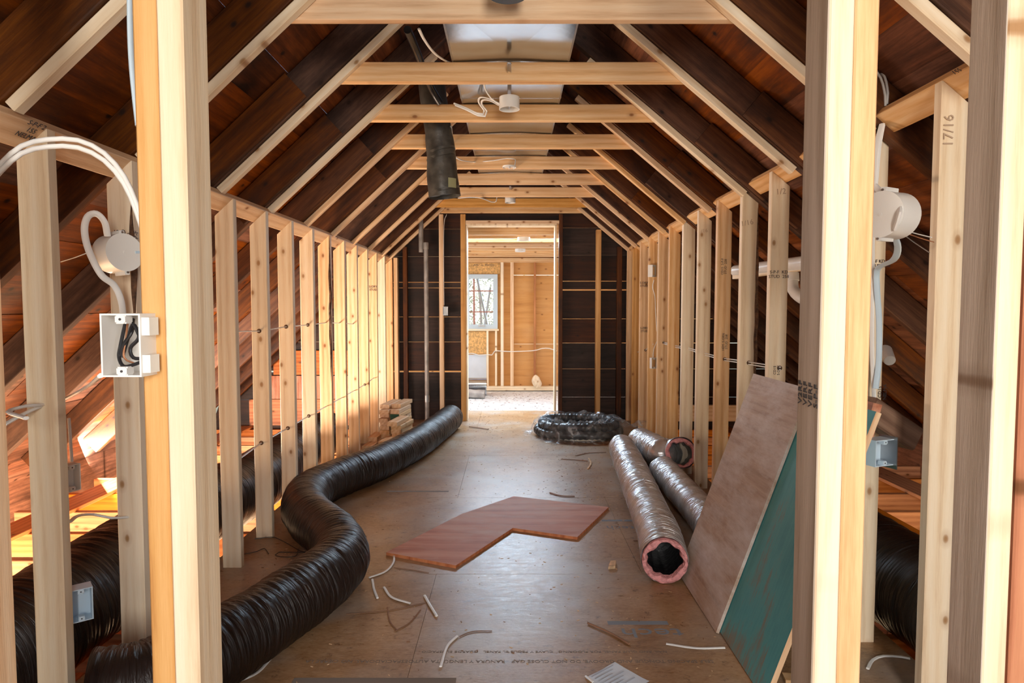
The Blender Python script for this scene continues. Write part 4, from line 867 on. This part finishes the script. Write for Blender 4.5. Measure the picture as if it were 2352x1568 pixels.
# ------------------------------------------------------------------ small things on the floor
def scrap(pts,r,mat,label,flat=.6,name='cable_scrap',cat='cable scrap'):
    return cab(name,[atZ(a,b,r*.7+.0005) for a,b in pts],label,r,mat,flat,cat=cat,step=.01)
scrap([(905,1272),(903,1292),(885,1312),(848,1326)],.0055,CABLE,'curved white cable scrap touching the black duct')
scrap([(855,1330),(859,1352),(867,1373)],.0055,CABLE,'short white cable scrap just right of the black duct')
scrap([(882,1348),(900,1371),(942,1385)],.0055,CABLE,'bent white cable scrap, middle one of the floor litter')
scrap([(975,1367),(988,1390),(1003,1414)],.006,CABLE,'straight stubby white cable scrap right of the duct bend')
scrap([(1050,1460),(1027,1484),(1012,1530)],.0058,CABLE,'curved white cable scrap near the bottom centre')
scrap([(1530,1478),(1600,1488),(1665,1487)],.0055,CABLE,'clean white cable scrap at the foot of the leaning sheets')
scrap([(536,1568),(590,1545),(625,1508)],.0060,CABLE,'white cable scrap along the near end of the black duct')
scrap([(1345,1552),(1362,1566)],.0045,CABLE,'tiny white cable end beside the paper')
for pts_,r_,lb in (([(905,1303),(945,1308),(985,1315)],.003,'dark twig-like sliver below the reddish plywood'),([(795,1410),(900,1400),(976,1383)],.003,'long brown sliver across the cable scraps'),([(890,1394),(895,1425),(912,1447)],.003,'curved brown sliver left of centre'),([(906,1449),(940,1430),(966,1400)],.003,'straight brown sliver meeting the curved one'),([(1350,1430),(1400,1452),(1445,1478)],.006,'flat brown splinter right of centre'),([(1288,1054),(1315,1055),(1350,1058)],.006,'thin wood splinter near the silver ducts'),([(1263,1131),(1290,1138),(1320,1139)],.007,'dark bark splinter behind the reddish plywood'),([(1322,1046),(1350,1040),(1392,1038)],.006,'curved splinter by the far end of the silver duct'),([(1078,979),(1100,982),(1122,985)],.010,'pale splinter near the end doorway'),([(1056,1461),(1085,1450),(1130,1448)],.003,'thin dark sliver beyond the curved cable scrap'),([(1455,1241),(1487,1241)],.004,'brown nail-like sliver left of the silver duct mouth')):
    scrap(pts_,r_,BARKC,lb,.4,'wood_sliver','wood sliver')
scrap([(1352,1052),(1357,1064),(1350,1076)],.007,CHIP,'curled pale shaving near the silver ducts',.5,'wood_shaving','wood shaving')
bm=bmesh.new(); P=[atZ(a,b,.0) for a,b in ((1397,1308),(1402,1294),(1415,1293),(1413,1306))]; org=P[0].copy()
prism(bm,[Vector((q.x-org.x,q.y-org.y,.001)) for q in P],(0,0,.014)); bmesh.ops.recalc_face_normals(bm,faces=bm.faces); tag(finish('wood_chip',bm,CHIP,mw=Matrix.Translation(org)),'pale wedge of wood alone on the open floor','wood chip')
cab('black_wire',[atZ(a,b,.004) for a,b in ((560,1272),(590,1266),(607,1259),(617,1271))],'thin black wire on the floor between left studs',.0018,BLACKC,1.)
cab('black_wire',[atZ(a,b,.004) for a,b in ((585,1237),(625,1233),(645,1240),(662,1249),(690,1265),(705,1268),(640,1268),(632,1274),(645,1278),(678,1277),(685,1260))],'tangled thin black wire beside the black duct',.0018,BLACKC,1.)
# paper
P=[atZ(a,b,.0) for a,b in ((1407,1531),(1470,1562),(1440,1592),(1355,1570))]; c0=sum(P,Vector())/4; pw=.20; ph=.15
m=Matrix.Translation(c0+Vector((0,0,.0015)))@Matrix.Rotation(math.radians(40),4,'Z'); bm=bmesh.new(); bmesh.ops.create_grid(bm,x_segments=14,y_segments=10,size=.5)
for v in bm.verts: v.co.x*=.15; v.co.y*=.15; v.co.z=.003+.003*noise.noise((v.co.x*20,v.co.y*20,1))
pap=empty('paper_sheet',None,'pale blue printed paper lying at the bottom edge of the floor','paper',mw=m)
bmesh.ops.solidify(bm,geom=bm.faces,thickness=.0004); child(finish('sheet',bm,PAPER,mw=m),pap)
bm=bmesh.new()
for i in range(7): abox(bm,-.06,.05-.02*(i%3),.06-.016*i,.063-.016*i,.0066,.0070)
child(finish('printed_lines',bm,PAPERG,mw=m),pap)
# ply scrap bottom right + white rubble
o=board('floor_scrap',atZ(1800,1556,.01)+Vector((0,0,0)),atZ(1850,1560,.01),.05,.012,(0,1,0),PINE); tag(o,'small pale scrap at the foot of the rough right post','scrap')
# sawdust and chips
bm=bmesh.new(); lay=bm.faces.layers.float.new('rnd')
def chips(n,fn,s0,s1):
    for k in range(n):
        x,y=fn(); s=random.uniform(s0,s1); a=random.random()*6.28; q=Matrix.Rotation(a,3,'Z'); t=random.uniform(.0008,.002)
        prism(bm,[Vector((x,y,.0003))+q@Vector(v) for v in ((-s,-s*.3,0),(s,-s*.25,0),(s*.8,s*.3,0),(-s*.9,s*.25,0))],(0,0,t),random.choice((0,0,1)))
chips(260,lambda:(random.uniform(-1.2,-.85),random.uniform(2.2,3.6)),.002,.007)
chips(700,lambda:(random.uniform(-.9,.95),random.uniform(1.7,7.0)),.002,.007)
chips(260,lambda:(random.uniform(.35,.95),random.uniform(3.6,6.0)),.003,.009)
chips(220,lambda:(random.uniform(-.45,.7),random.uniform(6.4,7.7)),.003,.011)
bmesh.ops.recalc_face_normals(bm,faces=bm.faces)
tag(finish('sawdust_chips',bm,[CHIP,BARKC]),'scattered sawdust and wood chips all over the subfloor','sawdust',kind='stuff')
bm=bmesh.new()
for k in range(350):
    x=random.uniform(-1.2,1.2); y=random.uniform(7.9,10.7); s=random.uniform(.004,.02); q=Matrix.Rotation(random.random()*6.28,3,'Z')
    prism(bm,[Vector((x,y,-.1695))+q@Vector(v) for v in ((-s,-s*.3,0),(s,-s*.25,0),(s*.8,s*.3,0),(-s*.9,s*.25,0))],(0,0,.003))
bmesh.ops.recalc_face_normals(bm,faces=bm.faces)
tag(finish('floor_litter',bm,BARKC),'dark litter scattered over the dusty far room floor','litter',kind='stuff')
